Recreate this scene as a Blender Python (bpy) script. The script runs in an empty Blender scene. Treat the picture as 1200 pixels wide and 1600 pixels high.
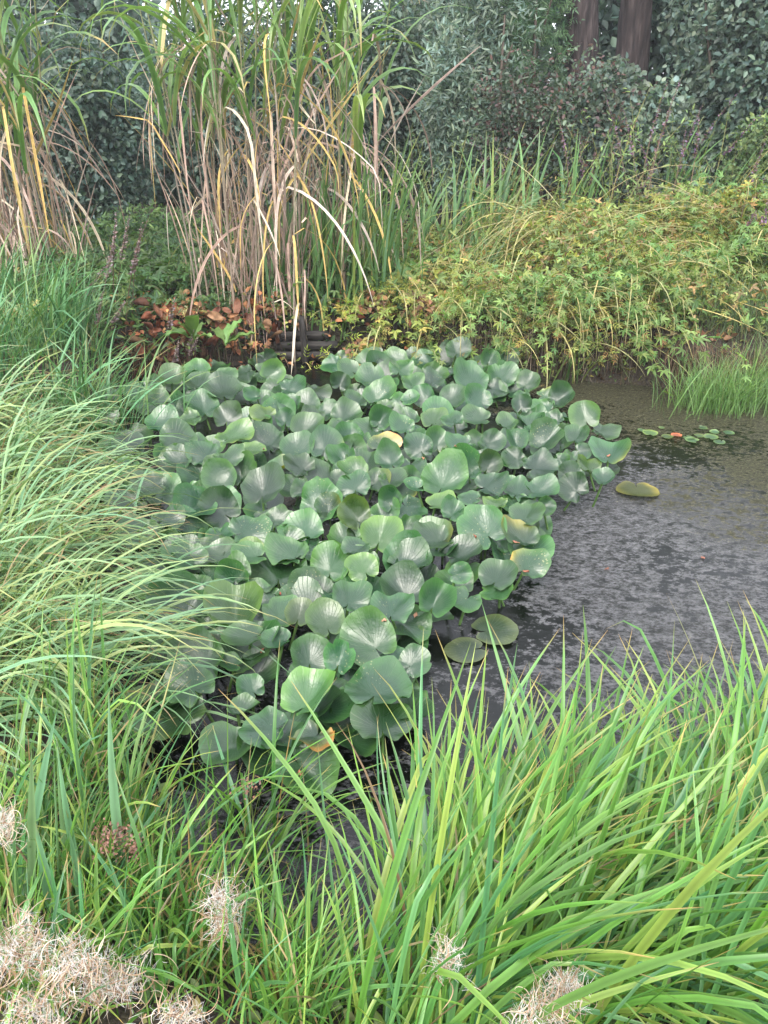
import bpy, math
import numpy as np
from mathutils import Vector, noise
from mathutils.bvhtree import BVHTree

# ------------------------------------------------------------------ camera, sky, sun, exposure
S = bpy.context.scene
COL = S.collection
R = math.radians
CAM_H, PITCH, FPX = 1.8, 28.0, 1200.0
cam = bpy.data.cameras.new('camera'); co = bpy.data.objects.new('camera', cam); COL.objects.link(co)
co.location = (0, 0, CAM_H); co.rotation_euler = (R(90 - PITCH), 0, 0)
cam.sensor_fit = 'VERTICAL'; cam.sensor_height = 32.0; cam.lens = 32.0 * FPX / 1600.0
cam.clip_start = 0.05; cam.clip_end = 2000
S.camera = co
S.render.engine = 'CYCLES'
S.render.resolution_x, S.render.resolution_y = 768, 1024
try:
    S.cycles.max_bounces = 6; S.cycles.diffuse_bounces = 2; S.cycles.glossy_bounces = 3; S.cycles.transmission_bounces = 4
    S.cycles.use_denoising = True
except Exception: pass

SUN_EL, SUN_AZ = 52.0, 200.0
w = bpy.data.worlds.new('World'); S.world = w; w.use_nodes = True
nt = w.node_tree; nt.nodes.clear()
wo = nt.nodes.new('ShaderNodeOutputWorld'); bg = nt.nodes.new('ShaderNodeBackground')
sk = nt.nodes.new('ShaderNodeTexSky'); sk.sky_type = 'NISHITA'; sk.sun_disc = False
sk.sun_elevation = R(SUN_EL); sk.sun_rotation = R(SUN_AZ); sk.air_density = 1.0; sk.dust_density = 3.0
mx = nt.nodes.new('ShaderNodeMix'); mx.data_type = 'RGBA'; mx.inputs[0].default_value = 0.62
mx.inputs[7].default_value = (9.0, 9.1, 9.7, 1)          # pale cloud layer over the blue sky
nt.links.new(sk.outputs[0], mx.inputs[6]); nt.links.new(mx.outputs[2], bg.inputs[0])
bg.inputs[1].default_value = 0.12
nt.links.new(bg.outputs[0], wo.inputs[0])
sl = bpy.data.lights.new('sun', 'SUN'); so = bpy.data.objects.new('sun', sl); COL.objects.link(so)
sl.energy = 1.5; sl.angle = R(36); sl.color = (1.0, 0.96, 0.88)
sun_dir = Vector((math.sin(R(SUN_AZ)) * math.cos(R(SUN_EL)), math.cos(R(SUN_AZ)) * math.cos(R(SUN_EL)), math.sin(R(SUN_EL))))
so.rotation_euler = sun_dir.to_track_quat('Z', 'Y').to_euler()
so.location = (0, 0, 12)
vs = S.view_settings; vs.view_transform = 'Standard'; vs.look = 'None'; vs.exposure = 1.62; vs.gamma = 1; vs.use_curve_mapping = False

rng = np.random.default_rng(11)
U = lambda a, b, n=None: rng.uniform(a, b, n)

def ray(px, py):
    x = (px - 600) / FPX; y = (800 - py) / FPX; c, s = math.cos(R(PITCH)), math.sin(R(PITCH))
    return np.array([x, c + y * s, -s + y * c])
def P(px, py, z=0.0):
    d = ray(px, py); k = (z - CAM_H) / d[2]; return np.array([0, 0, CAM_H]) + d * k
def PD(px, py, Y):
    d = ray(px, py); return np.array([0, 0, CAM_H]) + d * (Y / d[1])

# ------------------------------------------------------------------ helpers
def link(o, parent=None):
    COL.objects.link(o)
    if parent is not None: o.parent = parent
    return o
def tag(o, label=None, cat=None, group=None, kind=None):
    if label: o['label'] = label
    if cat: o['category'] = cat
    if group: o['group'] = group
    if kind: o['kind'] = kind
    return o
def thing(name, label, cat, loc, group=None):
    o = bpy.data.objects.new(name, None); o.empty_display_size = 0.05; link(o); o.location = Vector([float(v) for v in loc])
    return tag(o, label, cat, group)
def make_mesh(name, V, F, C=None, UV=None, mat=None, smooth=True):
    V = np.ascontiguousarray(V, dtype=np.float32).reshape(-1, 3); F = np.ascontiguousarray(F, dtype=np.int32)
    k = F.shape[1]; m = bpy.data.meshes.new(name)
    m.vertices.add(len(V)); m.vertices.foreach_set('co', V.ravel())
    m.loops.add(F.size); m.loops.foreach_set('vertex_index', F.ravel())
    m.polygons.add(len(F)); m.polygons.foreach_set('loop_start', np.arange(0, F.size, k, dtype=np.int32))
    try: m.polygons.foreach_set('loop_total', np.full(len(F), k, dtype=np.int32))
    except Exception: pass
    m.update(calc_edges=True)
    if smooth: m.polygons.foreach_set('use_smooth', np.ones(len(F), dtype=bool))
    if C is not None:
        a = m.color_attributes.new('col', 'FLOAT_COLOR', 'POINT')
        C4 = np.ones((len(V), 4), dtype=np.float32); C4[:, :3] = np.asarray(C, dtype=np.float32).reshape(-1, 3); a.data.foreach_set('color', C4.ravel())
    if UV is not None:
        a = m.attributes.new('pol', 'FLOAT_VECTOR', 'POINT'); U3 = np.zeros((len(V), 3), dtype=np.float32); U3[:, :2] = UV
        a.data.foreach_set('vector', U3.ravel())
    if mat: m.materials.append(mat)
    return m
def part(name, mesh, parent, loc=(0, 0, 0), label=None, kind=None):
    o = bpy.data.objects.new(name, mesh); link(o, parent); o.location = [float(v) for v in loc]
    if label: o['label'] = label
    if kind: o['kind'] = kind
    return o

# ------------------------------------------------------------------ materials
def newmat(name):
    m = bpy.data.materials.new(name); m.use_nodes = True; n = m.node_tree; n.nodes.clear()
    return m, n
def N(n, t, **kw):
    x = n.nodes.new(t)
    for k, v in kw.items(): setattr(x, k, v)
    return x
def vcol_mat(name, rough=0.5, trans=0.25, spec=0.4, var=0.25, nscale=25, back=1.15, coat=0.0, tcol=(1.25, 1.35, 0.6)):
    m, n = newmat(name); L = n.links.new
    at = N(n, 'ShaderNodeAttribute'); at.attribute_name = 'col'
    oi = N(n, 'ShaderNodeObjectInfo'); geo = N(n, 'ShaderNodeNewGeometry')
    nz = N(n, 'ShaderNodeTexNoise'); nz.inputs['Scale'].default_value = nscale; nz.inputs['Detail'].default_value = 3
    L(geo.outputs['Position'], nz.inputs['Vector'])
    mr = N(n, 'ShaderNodeMapRange'); mr.inputs[1].default_value = 0.3; mr.inputs[2].default_value = 0.7
    mr.inputs[3].default_value = 1 - var; mr.inputs[4].default_value = 1 + var; L(nz.outputs[0], mr.inputs[0])
    mr2 = N(n, 'ShaderNodeMapRange'); mr2.inputs[3].default_value = 0.88; mr2.inputs[4].default_value = 1.12; L(oi.outputs['Random'], mr2.inputs[0])
    bk = N(n, 'ShaderNodeMapRange'); bk.inputs[3].default_value = 1.0; bk.inputs[4].default_value = back; L(geo.outputs['Backfacing'], bk.inputs[0])
    a = N(n, 'ShaderNodeMath', operation='MULTIPLY'); L(mr.outputs[0], a.inputs[0]); L(mr2.outputs[0], a.inputs[1])
    b = N(n, 'ShaderNodeMath', operation='MULTIPLY'); L(a.outputs[0], b.inputs[0]); L(bk.outputs[0], b.inputs[1])
    vm = N(n, 'ShaderNodeVectorMath', operation='SCALE'); L(at.outputs['Color'], vm.inputs[0]); L(b.outputs[0], vm.inputs['Scale'])
    p = N(n, 'ShaderNodeBsdfPrincipled'); L(vm.outputs[0], p.inputs['Base Color']); p.inputs['Roughness'].default_value = rough
    p.inputs['Specular IOR Level'].default_value = spec
    if coat: p.inputs['Coat Weight'].default_value = coat; p.inputs['Coat Roughness'].default_value = 0.35
    out = N(n, 'ShaderNodeOutputMaterial')
    if trans > 0:
        t = N(n, 'ShaderNodeBsdfTranslucent'); tm = N(n, 'ShaderNodeVectorMath', operation='MULTIPLY'); L(vm.outputs[0], tm.inputs[0]); tm.inputs[1].default_value = tcol
        L(tm.outputs[0], t.inputs[0]); ms = N(n, 'ShaderNodeMixShader'); ms.inputs[0].default_value = trans
        L(p.outputs[0], ms.inputs[1]); L(t.outputs[0], ms.inputs[2]); L(ms.outputs[0], out.inputs[0])
    else: L(p.outputs[0], out.inputs[0])
    return m
M_blade = vcol_mat('sedge_blade', rough=0.36, trans=0.3, spec=0.5, var=0.12, nscale=14)
M_leaf = vcol_mat('herb_leaf', rough=0.5, trans=0.28, spec=0.4, var=0.3, nscale=9)
M_hedge = vcol_mat('hedge_leaf', rough=0.5, trans=0.3, spec=0.5, var=0.3, nscale=2.2, back=1.35, tcol=(1.2, 1.3, .9))
M_dry = vcol_mat('dry_leaf', rough=0.8, trans=0.2, spec=0.15, var=0.22, nscale=20, tcol=(1.1, 1, .8))
M_stem = vcol_mat('stem', rough=0.6, trans=0.0, spec=0.3, var=0.25, nscale=40)
M_dead = vcol_mat('dead_leaf', rough=0.7, trans=0.12, spec=0.3, var=0.4, nscale=30, tcol=(1.1, 1, .8))
M_fluff = vcol_mat('seed_fluff', rough=0.9, trans=0.35, spec=0.1, var=0.15, nscale=30, tcol=(1, 1, 1))

def lily_mat():
    m, n = newmat('lily_leaf'); L = n.links.new
    at = N(n, 'ShaderNodeAttribute'); at.attribute_name = 'col'      # surface colour of this leaf
    po = N(n, 'ShaderNodeAttribute'); po.attribute_name = 'pol'      # x = angle, y = distance from the stalk
    sx = N(n, 'ShaderNodeSeparateXYZ'); L(po.outputs['Vector'], sx.inputs[0])
    oi = N(n, 'ShaderNodeObjectInfo'); geo = N(n, 'ShaderNodeNewGeometry'); tc = N(n, 'ShaderNodeTexCoord')
    # veins: thin lines fanning from the stalk
    w1 = N(n, 'ShaderNodeMath', operation='MULTIPLY'); L(sx.outputs[0], w1.inputs[0]); w1.inputs[1].default_value = 17
    nzw = N(n, 'ShaderNodeTexNoise'); nzw.inputs['Scale'].default_value = 9; L(tc.outputs['Object'], nzw.inputs['Vector'])
    w1b = N(n, 'ShaderNodeMath', operation='MULTIPLY_ADD'); L(nzw.outputs[0], w1b.inputs[0]); w1b.inputs[1].default_value = 5; L(w1.outputs[0], w1b.inputs[2])
    w2 = N(n, 'ShaderNodeMath', operation='SINE'); L(w1b.outputs[0], w2.inputs[0])
    w3 = N(n, 'ShaderNodeMath', operation='ABSOLUTE'); L(w2.outputs[0], w3.inputs[0])
    vein = N(n, 'ShaderNodeMapRange'); vein.inputs[1].default_value = 0.0; vein.inputs[2].default_value = 0.22; vein.inputs[3].default_value = 1; vein.inputs[4].default_value = 0
    L(w3.outputs[0], vein.inputs[0])
    nz = N(n, 'ShaderNodeTexNoise'); nz.inputs['Scale'].default_value = 14; nz.inputs['Detail'].default_value = 5; L(geo.outputs['Position'], nz.inputs['Vector'])
    ns = N(n, 'ShaderNodeTexNoise'); ns.inputs['Scale'].default_value = 90; ns.inputs['Detail'].default_value = 4; L(geo.outputs['Position'], ns.inputs['Vector'])
    # margin and mottling
    mg = N(n, 'ShaderNodeMapRange'); mg.inputs[1].default_value = 0.45; mg.inputs[2].default_value = 1.08; L(sx.outputs[1], mg.inputs[0])
    ma = N(n, 'ShaderNodeMath', operation='MULTIPLY_ADD'); L(nz.outputs[0], ma.inputs[0]); ma.inputs[1].default_value = 0.9; L(mg.outputs[0], ma.inputs[2])
    mb = N(n, 'ShaderNodeMapRange'); mb.inputs[1].default_value = 0.7; mb.inputs[2].default_value = 1.5; L(ma.outputs[0], mb.inputs[0])
    mxm = N(n, 'ShaderNodeMix', data_type='RGBA'); L(mb.outputs[0], mxm.inputs[0]); L(at.outputs['Color'], mxm.inputs[6])
    sc = N(n, 'ShaderNodeVectorMath', operation='MULTIPLY'); L(at.outputs['Color'], sc.inputs[0]); sc.inputs[1].default_value = (3.4, 2.5, 1.5)
    L(sc.outputs[0], mxm.inputs[7])
    mxv = N(n, 'ShaderNodeMix', data_type='RGBA'); vs_ = N(n, 'ShaderNodeMath', operation='MULTIPLY'); L(vein.outputs[0], vs_.inputs[0]); vs_.inputs[1].default_value = 0.16
    L(vs_.outputs[0], mxv.inputs[0]); L(mxm.outputs[2], mxv.inputs[6]); mxv.inputs[7].default_value = (0.16, 0.25, 0.12, 1)
    # pale specks and brown bites
    vo = N(n, 'ShaderNodeTexVoronoi'); vo.inputs['Scale'].default_value = 75; L(geo.outputs['Position'], vo.inputs['Vector'])
    nk = N(n, 'ShaderNodeTexNoise'); nk.inputs['Scale'].default_value = 5; L(geo.outputs['Position'], nk.inputs['Vector'])
    th = N(n, 'ShaderNodeMapRange'); th.inputs[1].default_value = 0.5; th.inputs[2].default_value = 0.75; th.inputs[3].default_value = 0.03; th.inputs[4].default_value = 0.24; L(nk.outputs[0], th.inputs[0])
    sp = N(n, 'ShaderNodeMath', operation='LESS_THAN'); L(vo.outputs['Distance'], sp.inputs[0]); L(th.outputs[0], sp.inputs[1])
    sps = N(n, 'ShaderNodeMath', operation='MULTIPLY'); L(sp.outputs[0], sps.inputs[0]); sps.inputs[1].default_value = 0.65
    mxs = N(n, 'ShaderNodeMix', data_type='RGBA'); L(sps.outputs[0], mxs.inputs[0]); L(mxv.outputs[2], mxs.inputs[6]); mxs.inputs[7].default_value = (0.30, 0.30, 0.15, 1)
    # underside
    bk = N(n, 'ShaderNodeMix', data_type='RGBA'); L(geo.outputs['Backfacing'], bk.inputs[0]); L(mxs.outputs[2], bk.inputs[6]); 
    un = N(n, 'ShaderNodeVectorMath', operation='MULTIPLY'); L(at.outputs['Color'], un.inputs[0]); un.inputs[1].default_value = (2.1, 2.0, 1.0); L(un.outputs[0], bk.inputs[7])
    rnd = N(n, 'ShaderNodeMapRange'); rnd.inputs[3].default_value = 0.65; rnd.inputs[4].default_value = 1.4; L(oi.outputs['Random'], rnd.inputs[0])
    fin = N(n, 'ShaderNodeVectorMath', operation='SCALE'); L(bk.outputs[2], fin.inputs[0]); L(rnd.outputs[0], fin.inputs['Scale'])
    p = N(n, 'ShaderNodeBsdfPrincipled'); L(fin.outputs[0], p.inputs['Base Color'])
    ro = N(n, 'ShaderNodeMapRange'); ro.inputs[1].default_value = 0.3; ro.inputs[2].default_value = 0.7; ro.inputs[3].default_value = 0.26; ro.inputs[4].default_value = 0.46
    L(nz.outputs[0], ro.inputs[0]); L(ro.outputs[0], p.inputs['Roughness']); p.inputs['Specular IOR Level'].default_value = 0.8; p.inputs['Coat Weight'].default_value = 0.3; p.inputs['Coat Roughness'].default_value = 0.42
    bh = N(n, 'ShaderNodeMath', operation='MULTIPLY_ADD'); L(ns.outputs[0], bh.inputs[0]); bh.inputs[1].default_value = 0.3
    bv = N(n, 'ShaderNodeMath', operation='MULTIPLY'); L(vein.outputs[0], bv.inputs[0]); bv.inputs[1].default_value = -0.25; L(bv.outputs[0], bh.inputs[2])
    bu = N(n, 'ShaderNodeBump'); bu.inputs['Strength'].default_value = 0.6; bu.inputs['Distance'].default_value = 0.006; bq = N(n, 'ShaderNodeMath', operation='MULTIPLY_ADD'); L(nz.outputs[0], bq.inputs[0]); bq.inputs[1].default_value = 1.6; L(bh.outputs[0], bq.inputs[2]); L(bq.outputs[0], bu.inputs['Height']); L(bu.outputs[0], p.inputs['Normal'])
    t = N(n, 'ShaderNodeBsdfTranslucent'); tm = N(n, 'ShaderNodeVectorMath', operation='MULTIPLY'); L(fin.outputs[0], tm.inputs[0]); tm.inputs[1].default_value = (1.3, 1.5, .6); L(tm.outputs[0], t.inputs[0])
    ms = N(n, 'ShaderNodeMixShader'); ms.inputs[0].default_value = 0.16; L(p.outputs[0], ms.inputs[1]); L(t.outputs[0], ms.inputs[2])
    out = N(n, 'ShaderNodeOutputMaterial'); L(ms.outputs[0], out.inputs[0])
    return m
M_lily = lily_mat()

def ramp(n, stops):
    r = N(n, 'ShaderNodeValToRGB'); e = r.color_ramp.elements
    while len(e) < len(stops): e.new(0.5)
    for k, (p_, c) in enumerate(stops): e[k].position = p_; e[k].color = (*c, 1)
    return r
def soil_mat():
    m, n = newmat('soil'); L = n.links.new; geo = N(n, 'ShaderNodeNewGeometry')
    a = N(n, 'ShaderNodeTexNoise'); a.inputs['Scale'].default_value = 3; a.inputs['Detail'].default_value = 8; L(geo.outputs['Position'], a.inputs['Vector'])
    b = N(n, 'ShaderNodeTexNoise'); b.inputs['Scale'].default_value = 45; b.inputs['Detail'].default_value = 6; L(geo.outputs['Position'], b.inputs['Vector'])
    r = ramp(n, [(0.3, (0.012, 0.009, 0.006)), (0.55, (0.035, 0.026, 0.016)), (0.75, (0.05, 0.05, 0.02))]); L(b.outputs[0], r.inputs[0])
    p = N(n, 'ShaderNodeBsdfPrincipled'); L(r.outputs[0], p.inputs['Base Color']); p.inputs['Roughness'].default_value = 0.85
    bu = N(n, 'ShaderNodeBump'); bu.inputs['Distance'].default_value = 0.02; L(b.outputs[0], bu.inputs['Height']); L(bu.outputs[0], p.inputs['Normal'])
    out = N(n, 'ShaderNodeOutputMaterial'); L(p.outputs[0], out.inputs[0]); return m
def water_mat():
    m, n = newmat('pond_water'); L = n.links.new; geo = N(n, 'ShaderNodeNewGeometry')
    at = N(n, 'ShaderNodeAttribute'); at.attribute_name = 'col'; sc = N(n, 'ShaderNodeSeparateColor'); L(at.outputs['Color'], sc.inputs[0])  # r = weed amount
    mp = N(n, 'ShaderNodeMapping'); mp.inputs['Rotation'].default_value = (0, 0, .35); mp.inputs['Scale'].default_value = (.75, 1.1, 1); L(geo.outputs['Position'], mp.inputs[0])
    def nz(scale, det, rough=.6, dist=0.0):
        x = N(n, 'ShaderNodeTexNoise'); x.inputs['Scale'].default_value = scale; x.inputs['Detail'].default_value = det; x.inputs['Roughness'].default_value = rough
        x.inputs['Distortion'].default_value = dist; L(mp.outputs[0], x.inputs['Vector']); return x.outputs[0]
    def mad(a_, k, b_=None, c=0.0):
        x = N(n, 'ShaderNodeMath', operation='MULTIPLY_ADD'); L(a_, x.inputs[0]); x.inputs[1].default_value = k
        if b_ is not None: L(b_, x.inputs[2])
        else: x.inputs[2].default_value = c
        return x.outputs[0]
    def mr(a_, lo, hi, o0=0.0, o1=1.0):
        x = N(n, 'ShaderNodeMapRange'); L(a_, x.inputs[0]); x.inputs[1].default_value = lo; x.inputs[2].default_value = hi; x.inputs[3].default_value = o0; x.inputs[4].default_value = o1; return x.outputs[0]
    big, mid, fine, tiny = nz(1.7, 4), nz(19, 6, .75, .15), nz(62, 5, .75, .15), nz(170, 3)
    # clear dark water
    pw = N(n, 'ShaderNodeBsdfPrincipled'); pw.inputs['Base Color'].default_value = (0.004, 0.005, 0.004, 1); pw.inputs['Roughness'].default_value = 0.04; pw.inputs['IOR'].default_value = 1.4
    bw = N(n, 'ShaderNodeBump'); bw.inputs['Strength'].default_value = 0.3; bw.inputs['Distance'].default_value = 0.006; L(mid, bw.inputs['Height']); L(bw.outputs[0], pw.inputs['Normal'])
    # wrinkled film; pale cloud reflection and dark creases partly painted into its grey colour
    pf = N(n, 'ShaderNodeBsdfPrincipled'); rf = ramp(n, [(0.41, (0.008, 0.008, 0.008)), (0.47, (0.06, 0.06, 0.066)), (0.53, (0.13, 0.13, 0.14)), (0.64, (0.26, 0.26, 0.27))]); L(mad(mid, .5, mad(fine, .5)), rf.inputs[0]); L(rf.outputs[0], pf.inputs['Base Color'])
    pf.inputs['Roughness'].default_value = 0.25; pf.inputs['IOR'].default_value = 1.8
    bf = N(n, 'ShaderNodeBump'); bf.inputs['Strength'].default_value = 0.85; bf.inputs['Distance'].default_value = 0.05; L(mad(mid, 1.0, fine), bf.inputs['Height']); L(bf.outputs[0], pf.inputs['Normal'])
    # olive weed
    ps = N(n, 'ShaderNodeBsdfPrincipled'); rs = ramp(n, [(0.42, (0.006, 0.007, 0.003)), (0.49, (0.035, 0.036, 0.012)), (0.55, (0.12, 0.11, 0.045)), (0.62, (0.32, 0.30, 0.2))]); L(mad(fine, .6, mad(tiny, .4)), rs.inputs[0]); L(rs.outputs[0], ps.inputs['Base Color'])
    ps.inputs['Roughness'].default_value = 0.4
    bs = N(n, 'ShaderNodeBump'); bs.inputs['Strength'].default_value = 1.0; bs.inputs['Distance'].default_value = 0.03; L(mad(fine, 1.0, tiny), bs.inputs['Height']); L(bs.outputs[0], ps.inputs['Normal'])
    # film with its painted reflection: broken by holes, absent in patches (g channel = film amount of the place)
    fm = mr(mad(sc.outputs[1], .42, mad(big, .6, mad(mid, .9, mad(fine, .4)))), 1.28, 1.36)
    wm = mr(mad(sc.outputs[0], .42, mad(big, .6, mad(mid, 1.0, mad(fine, .5)))), 1.28, 1.36)
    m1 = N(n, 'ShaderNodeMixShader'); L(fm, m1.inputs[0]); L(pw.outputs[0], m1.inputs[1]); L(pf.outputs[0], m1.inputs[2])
    m2 = N(n, 'ShaderNodeMixShader'); L(wm, m2.inputs[0]); L(m1.outputs[0], m2.inputs[1]); L(ps.outputs[0], m2.inputs[2])
    out = N(n, 'ShaderNodeOutputMaterial'); L(m2.outputs[0], out.inputs[0]); return m
def bark_mat():
    m, n = newmat('bark'); L = n.links.new; tc = N(n, 'ShaderNodeTexCoord'); mp = N(n, 'ShaderNodeMapping'); mp.inputs['Scale'].default_value = (1, 1, 0.15); L(tc.outputs['Object'], mp.inputs[0])
    a = N(n, 'ShaderNodeTexNoise'); a.inputs['Scale'].default_value = 22; a.inputs['Detail'].default_value = 8; L(mp.outputs[0], a.inputs['Vector'])
    r = ramp(n, [(0.35, (0.010, 0.007, 0.007)), (0.55, (0.04, 0.028, 0.027)), (0.75, (0.10, 0.08, 0.075))]); L(a.outputs[0], r.inputs[0])
    p = N(n, 'ShaderNodeBsdfPrincipled'); L(r.outputs[0], p.inputs['Base Color']); p.inputs['Roughness'].default_value = 0.85
    bu = N(n, 'ShaderNodeBump'); bu.inputs['Distance'].default_value = 0.04; L(a.outputs[0], bu.inputs['Height']); L(bu.outputs[0], p.inputs['Normal'])
    out = N(n, 'ShaderNodeOutputMaterial'); L(p.outputs[0], out.inputs[0]); return m
def wood_mat():
    m, n = newmat('old_wood'); L = n.links.new; tc = N(n, 'ShaderNodeTexCoord'); mp = N(n, 'ShaderNodeMapping'); mp.inputs['Scale'].default_value = (1, 8, 8); L(tc.outputs['Object'], mp.inputs[0])
    a = N(n, 'ShaderNodeTexNoise'); a.inputs['Scale'].default_value = 9; a.inputs['Detail'].default_value = 7; L(mp.outputs[0], a.inputs['Vector'])
    r = ramp(n, [(0.3, (0.008, 0.007, 0.006)), (0.6, (0.035, 0.03, 0.026)), (0.8, (0.09, 0.078, 0.072))]); L(a.outputs[0], r.inputs[0])
    p = N(n, 'ShaderNodeBsdfPrincipled'); L(r.outputs[0], p.inputs['Base Color']); p.inputs['Roughness'].default_value = 0.7
    bu = N(n, 'ShaderNodeBump'); bu.inputs['Distance'].default_value = 0.006; L(a.outputs[0], bu.inputs['Height']); L(bu.outputs[0], p.inputs['Normal'])
    out = N(n, 'ShaderNodeOutputMaterial'); L(p.outputs[0], out.inputs[0]); return m
M_soil, M_water, M_bark, M_wood = soil_mat(), water_mat(), bark_mat(), wood_mat()

# ------------------------------------------------------------------ geometry generators
def colour_var(c, n, v=0.18, hue=0.08):
    c = np.asarray(c, dtype=float)
    if c.ndim == 2: c = c[rng.integers(0, len(c), n)]
    else: c = np.tile(c, (n, 1))
    k = U(1 - v, 1 + v, (n, 1)); h = U(-hue, hue, (n, 1))
    return np.clip(c * k * np.hstack([1 + h * 1.6, 1 + h * .3, 1 - h]), 0.002, 0.95)

SEG = 9
def blades(base, az, el, length, width, bend, colour, tip=(0.45, 0.33, 0.12), tipfrac=0.12, kink=0.0, twist=0.6, wob=0.25, seg=SEG, fold=0.28, power=1.5):
    """ribbons with a folded midrib growing from base; returns (n, (seg+1)*3, 3) points, colours, and shared quads"""
    base = np.asarray(base, float); n = len(base)
    s = np.linspace(0, 1, seg + 1)
    az = np.broadcast_to(az, (n,)); el = np.broadcast_to(el, (n,)); bend = np.broadcast_to(bend, (n,))
    length = np.broadcast_to(length, (n,)); width = np.broadcast_to(width, (n,))
    e = el[:, None] - bend[:, None] * s[None] ** power
    if kink > 0:
        kk = (U(0, 1, n) < kink); ks = U(0.35, 0.85, n); ka = U(0.6, 1.7, n)
        e = e - np.where(kk[:, None] & (s[None] > ks[:, None]), ka[:, None], 0)
    e = np.clip(e, -1.5, 1.55)
    a = az[:, None] + U(-wob, wob, (n, 1)) * s[None] * 2 + U(-wob, wob, (n, 1)) * np.sin(s[None] * 5 + U(0, 6, (n, 1))) * .4
    T = np.stack([np.cos(e) * np.cos(a), np.cos(e) * np.sin(a), np.sin(e)], -1)
    ds = (length / seg)[:, None, None]
    Pp = np.zeros((n, seg + 1, 3)); Pp[:, 1:] = np.cumsum((T[:, :-1] + T[:, 1:]) * 0.5 * ds, axis=1); Pp += base[:, None]
    side = np.stack([-np.sin(a), np.cos(a), np.zeros_like(a)], -1)
    nor = np.cross(T, side)
    tw = U(-twist, twist, (n, 1)) + U(-twist, twist, (n, 1)) * s[None] * 1.5
    sd = side * np.cos(tw)[..., None] + nor * np.sin(tw)[..., None]
    nr = np.cross(T, sd)
    wp = np.minimum(1, 0.55 + s * 2.5) * np.clip((1 - s) * 2.6, 0, 1) ** 0.75; wp[-1] = 0.03
    W = (width[:, None] * wp[None] * 0.5)[..., None]
    V = np.stack([Pp - sd * W, Pp - nr * W * fold * -1.0 * -1, Pp + sd * W], 2).reshape(n, -1, 3)
    c = np.asarray(colour, float)
    tf = np.clip((s[None] - (1 - U(0, 2, (n, 1)) * tipfrac)) / 0.08, 0, 1)[..., None]
    c = c[:, None] * (1 - tf) + np.asarray(tip)[None, None] * U(.6, 1.3, (n, 1, 1)) * tf
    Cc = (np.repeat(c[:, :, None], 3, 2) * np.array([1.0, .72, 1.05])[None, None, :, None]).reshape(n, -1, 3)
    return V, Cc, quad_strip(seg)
_qs = {}
def quad_strip(seg):
    if seg not in _qs:
        f = []
        for i in range(seg):
            a = i * 3; f += [(a, a + 1, a + 4, a + 3), (a + 1, a + 2, a + 5, a + 4)]
        _qs[seg] = np.array(f, dtype=np.int32)
    return _qs[seg]
def join(V, F):
    n, k = V.shape[:2]; return V.reshape(-1, 3), (F[None] + (np.arange(n) * k)[:, None, None]).reshape(-1, F.shape[1])
def blade_parts(name, B, parent, mat, base):
    V, C, F = B; o0 = np.array(parent.location) if parent.parent is None else base[0] * 0
    for i in range(len(V)):
        part(name, make_mesh(name, V[i] - base[i], F, C[i], mat=mat), parent, base[i] - o0)
def blade_mass(name, B, parent, mat, kind='stuff'):
    V, C, F = B; Vj, Fj = join(V - np.array(parent.location), F)
    return part(name, make_mesh(name, Vj, Fj, C.reshape(-1, 3), mat=mat), parent, kind=kind)

def tube(path, rad, sides=6):
    path = np.asarray(path, float); n = len(path); rad = np.broadcast_to(rad, (n,))
    T = np.gradient(path, axis=0); T /= np.linalg.norm(T, axis=1)[:, None] + 1e-9
    ref = np.array([0.31, 0.95, 0.05]) if abs(T[:, 1]).mean() < .8 else np.array([1.0, 0, 0])
    A = np.cross(T, ref); A /= np.linalg.norm(A, axis=1)[:, None] + 1e-9; B = np.cross(T, A)
    th = np.linspace(0, 2 * np.pi, sides, endpoint=False)
    V = path[:, None] + rad[:, None, None] * (A[:, None] * np.cos(th)[None, :, None] + B[:, None] * np.sin(th)[None, :, None])
    f = []
    for i in range(n - 1):
        for j in range(sides):
            k = (j + 1) % sides; f.append((i * sides + j, i * sides + k, (i + 1) * sides + k, (i + 1) * sides + j))
    return V.reshape(-1, 3), np.array(f, dtype=np.int32)
class Bag:
    def __init__(s): s.V, s.F, s.C, s.n = [], [], [], 0
    def add(s, V, F, c):
        c = np.asarray(c, float); V = np.asarray(V).reshape(-1, 3)
        if c.ndim == 1: c = np.tile(c, (len(V), 1))
        s.V.append(V); s.F.append(F + s.n); s.C.append(c.reshape(-1, 3)); s.n += len(V)
    def mesh(s, name, mat, origin=(0, 0, 0)):
        return make_mesh(name, np.vstack(s.V) - np.asarray(origin), np.vstack(s.F), np.vstack(s.C), mat=mat)

# leaf shapes: halves folded along the midrib, tip along +y
def lf(w, a=(0, 0), ang=0.0, s=1.0, cup=0.07, mid=0.42):
    v = np.array([(0, 0, 0), (-w, mid * .8, cup), (-w * .75, mid * 1.7, cup), (0, 1, -cup), (w * .75, mid * 1.7, cup), (w, mid * .8, cup)], float) * s
    c, q = math.cos(ang), math.sin(ang); v = np.stack([v[:, 0] * c - v[:, 1] * q, v[:, 0] * q + v[:, 1] * c, v[:, 2]], 1)
    v[:, 0] += a[0]; v[:, 1] += a[1]
    return v, np.array([(0, 3, 2, 1), (0, 5, 4, 3)], dtype=np.int32)
def combine(*ls):
    V, F, n = [], [], 0
    for v, f in ls: V.append(v); F.append(f + n); n += len(v)
    return np.vstack(V), np.vstack(F)
OVAL, LANCE, ROUND, BROAD = lf(.28), lf(.11, cup=.03), lf(.42, mid=.4), lf(.36, mid=.36)
TRI = combine(lf(.2, s=.95), lf(.2, ang=1.25, s=.75), lf(.2, ang=-1.25, s=.75))
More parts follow.
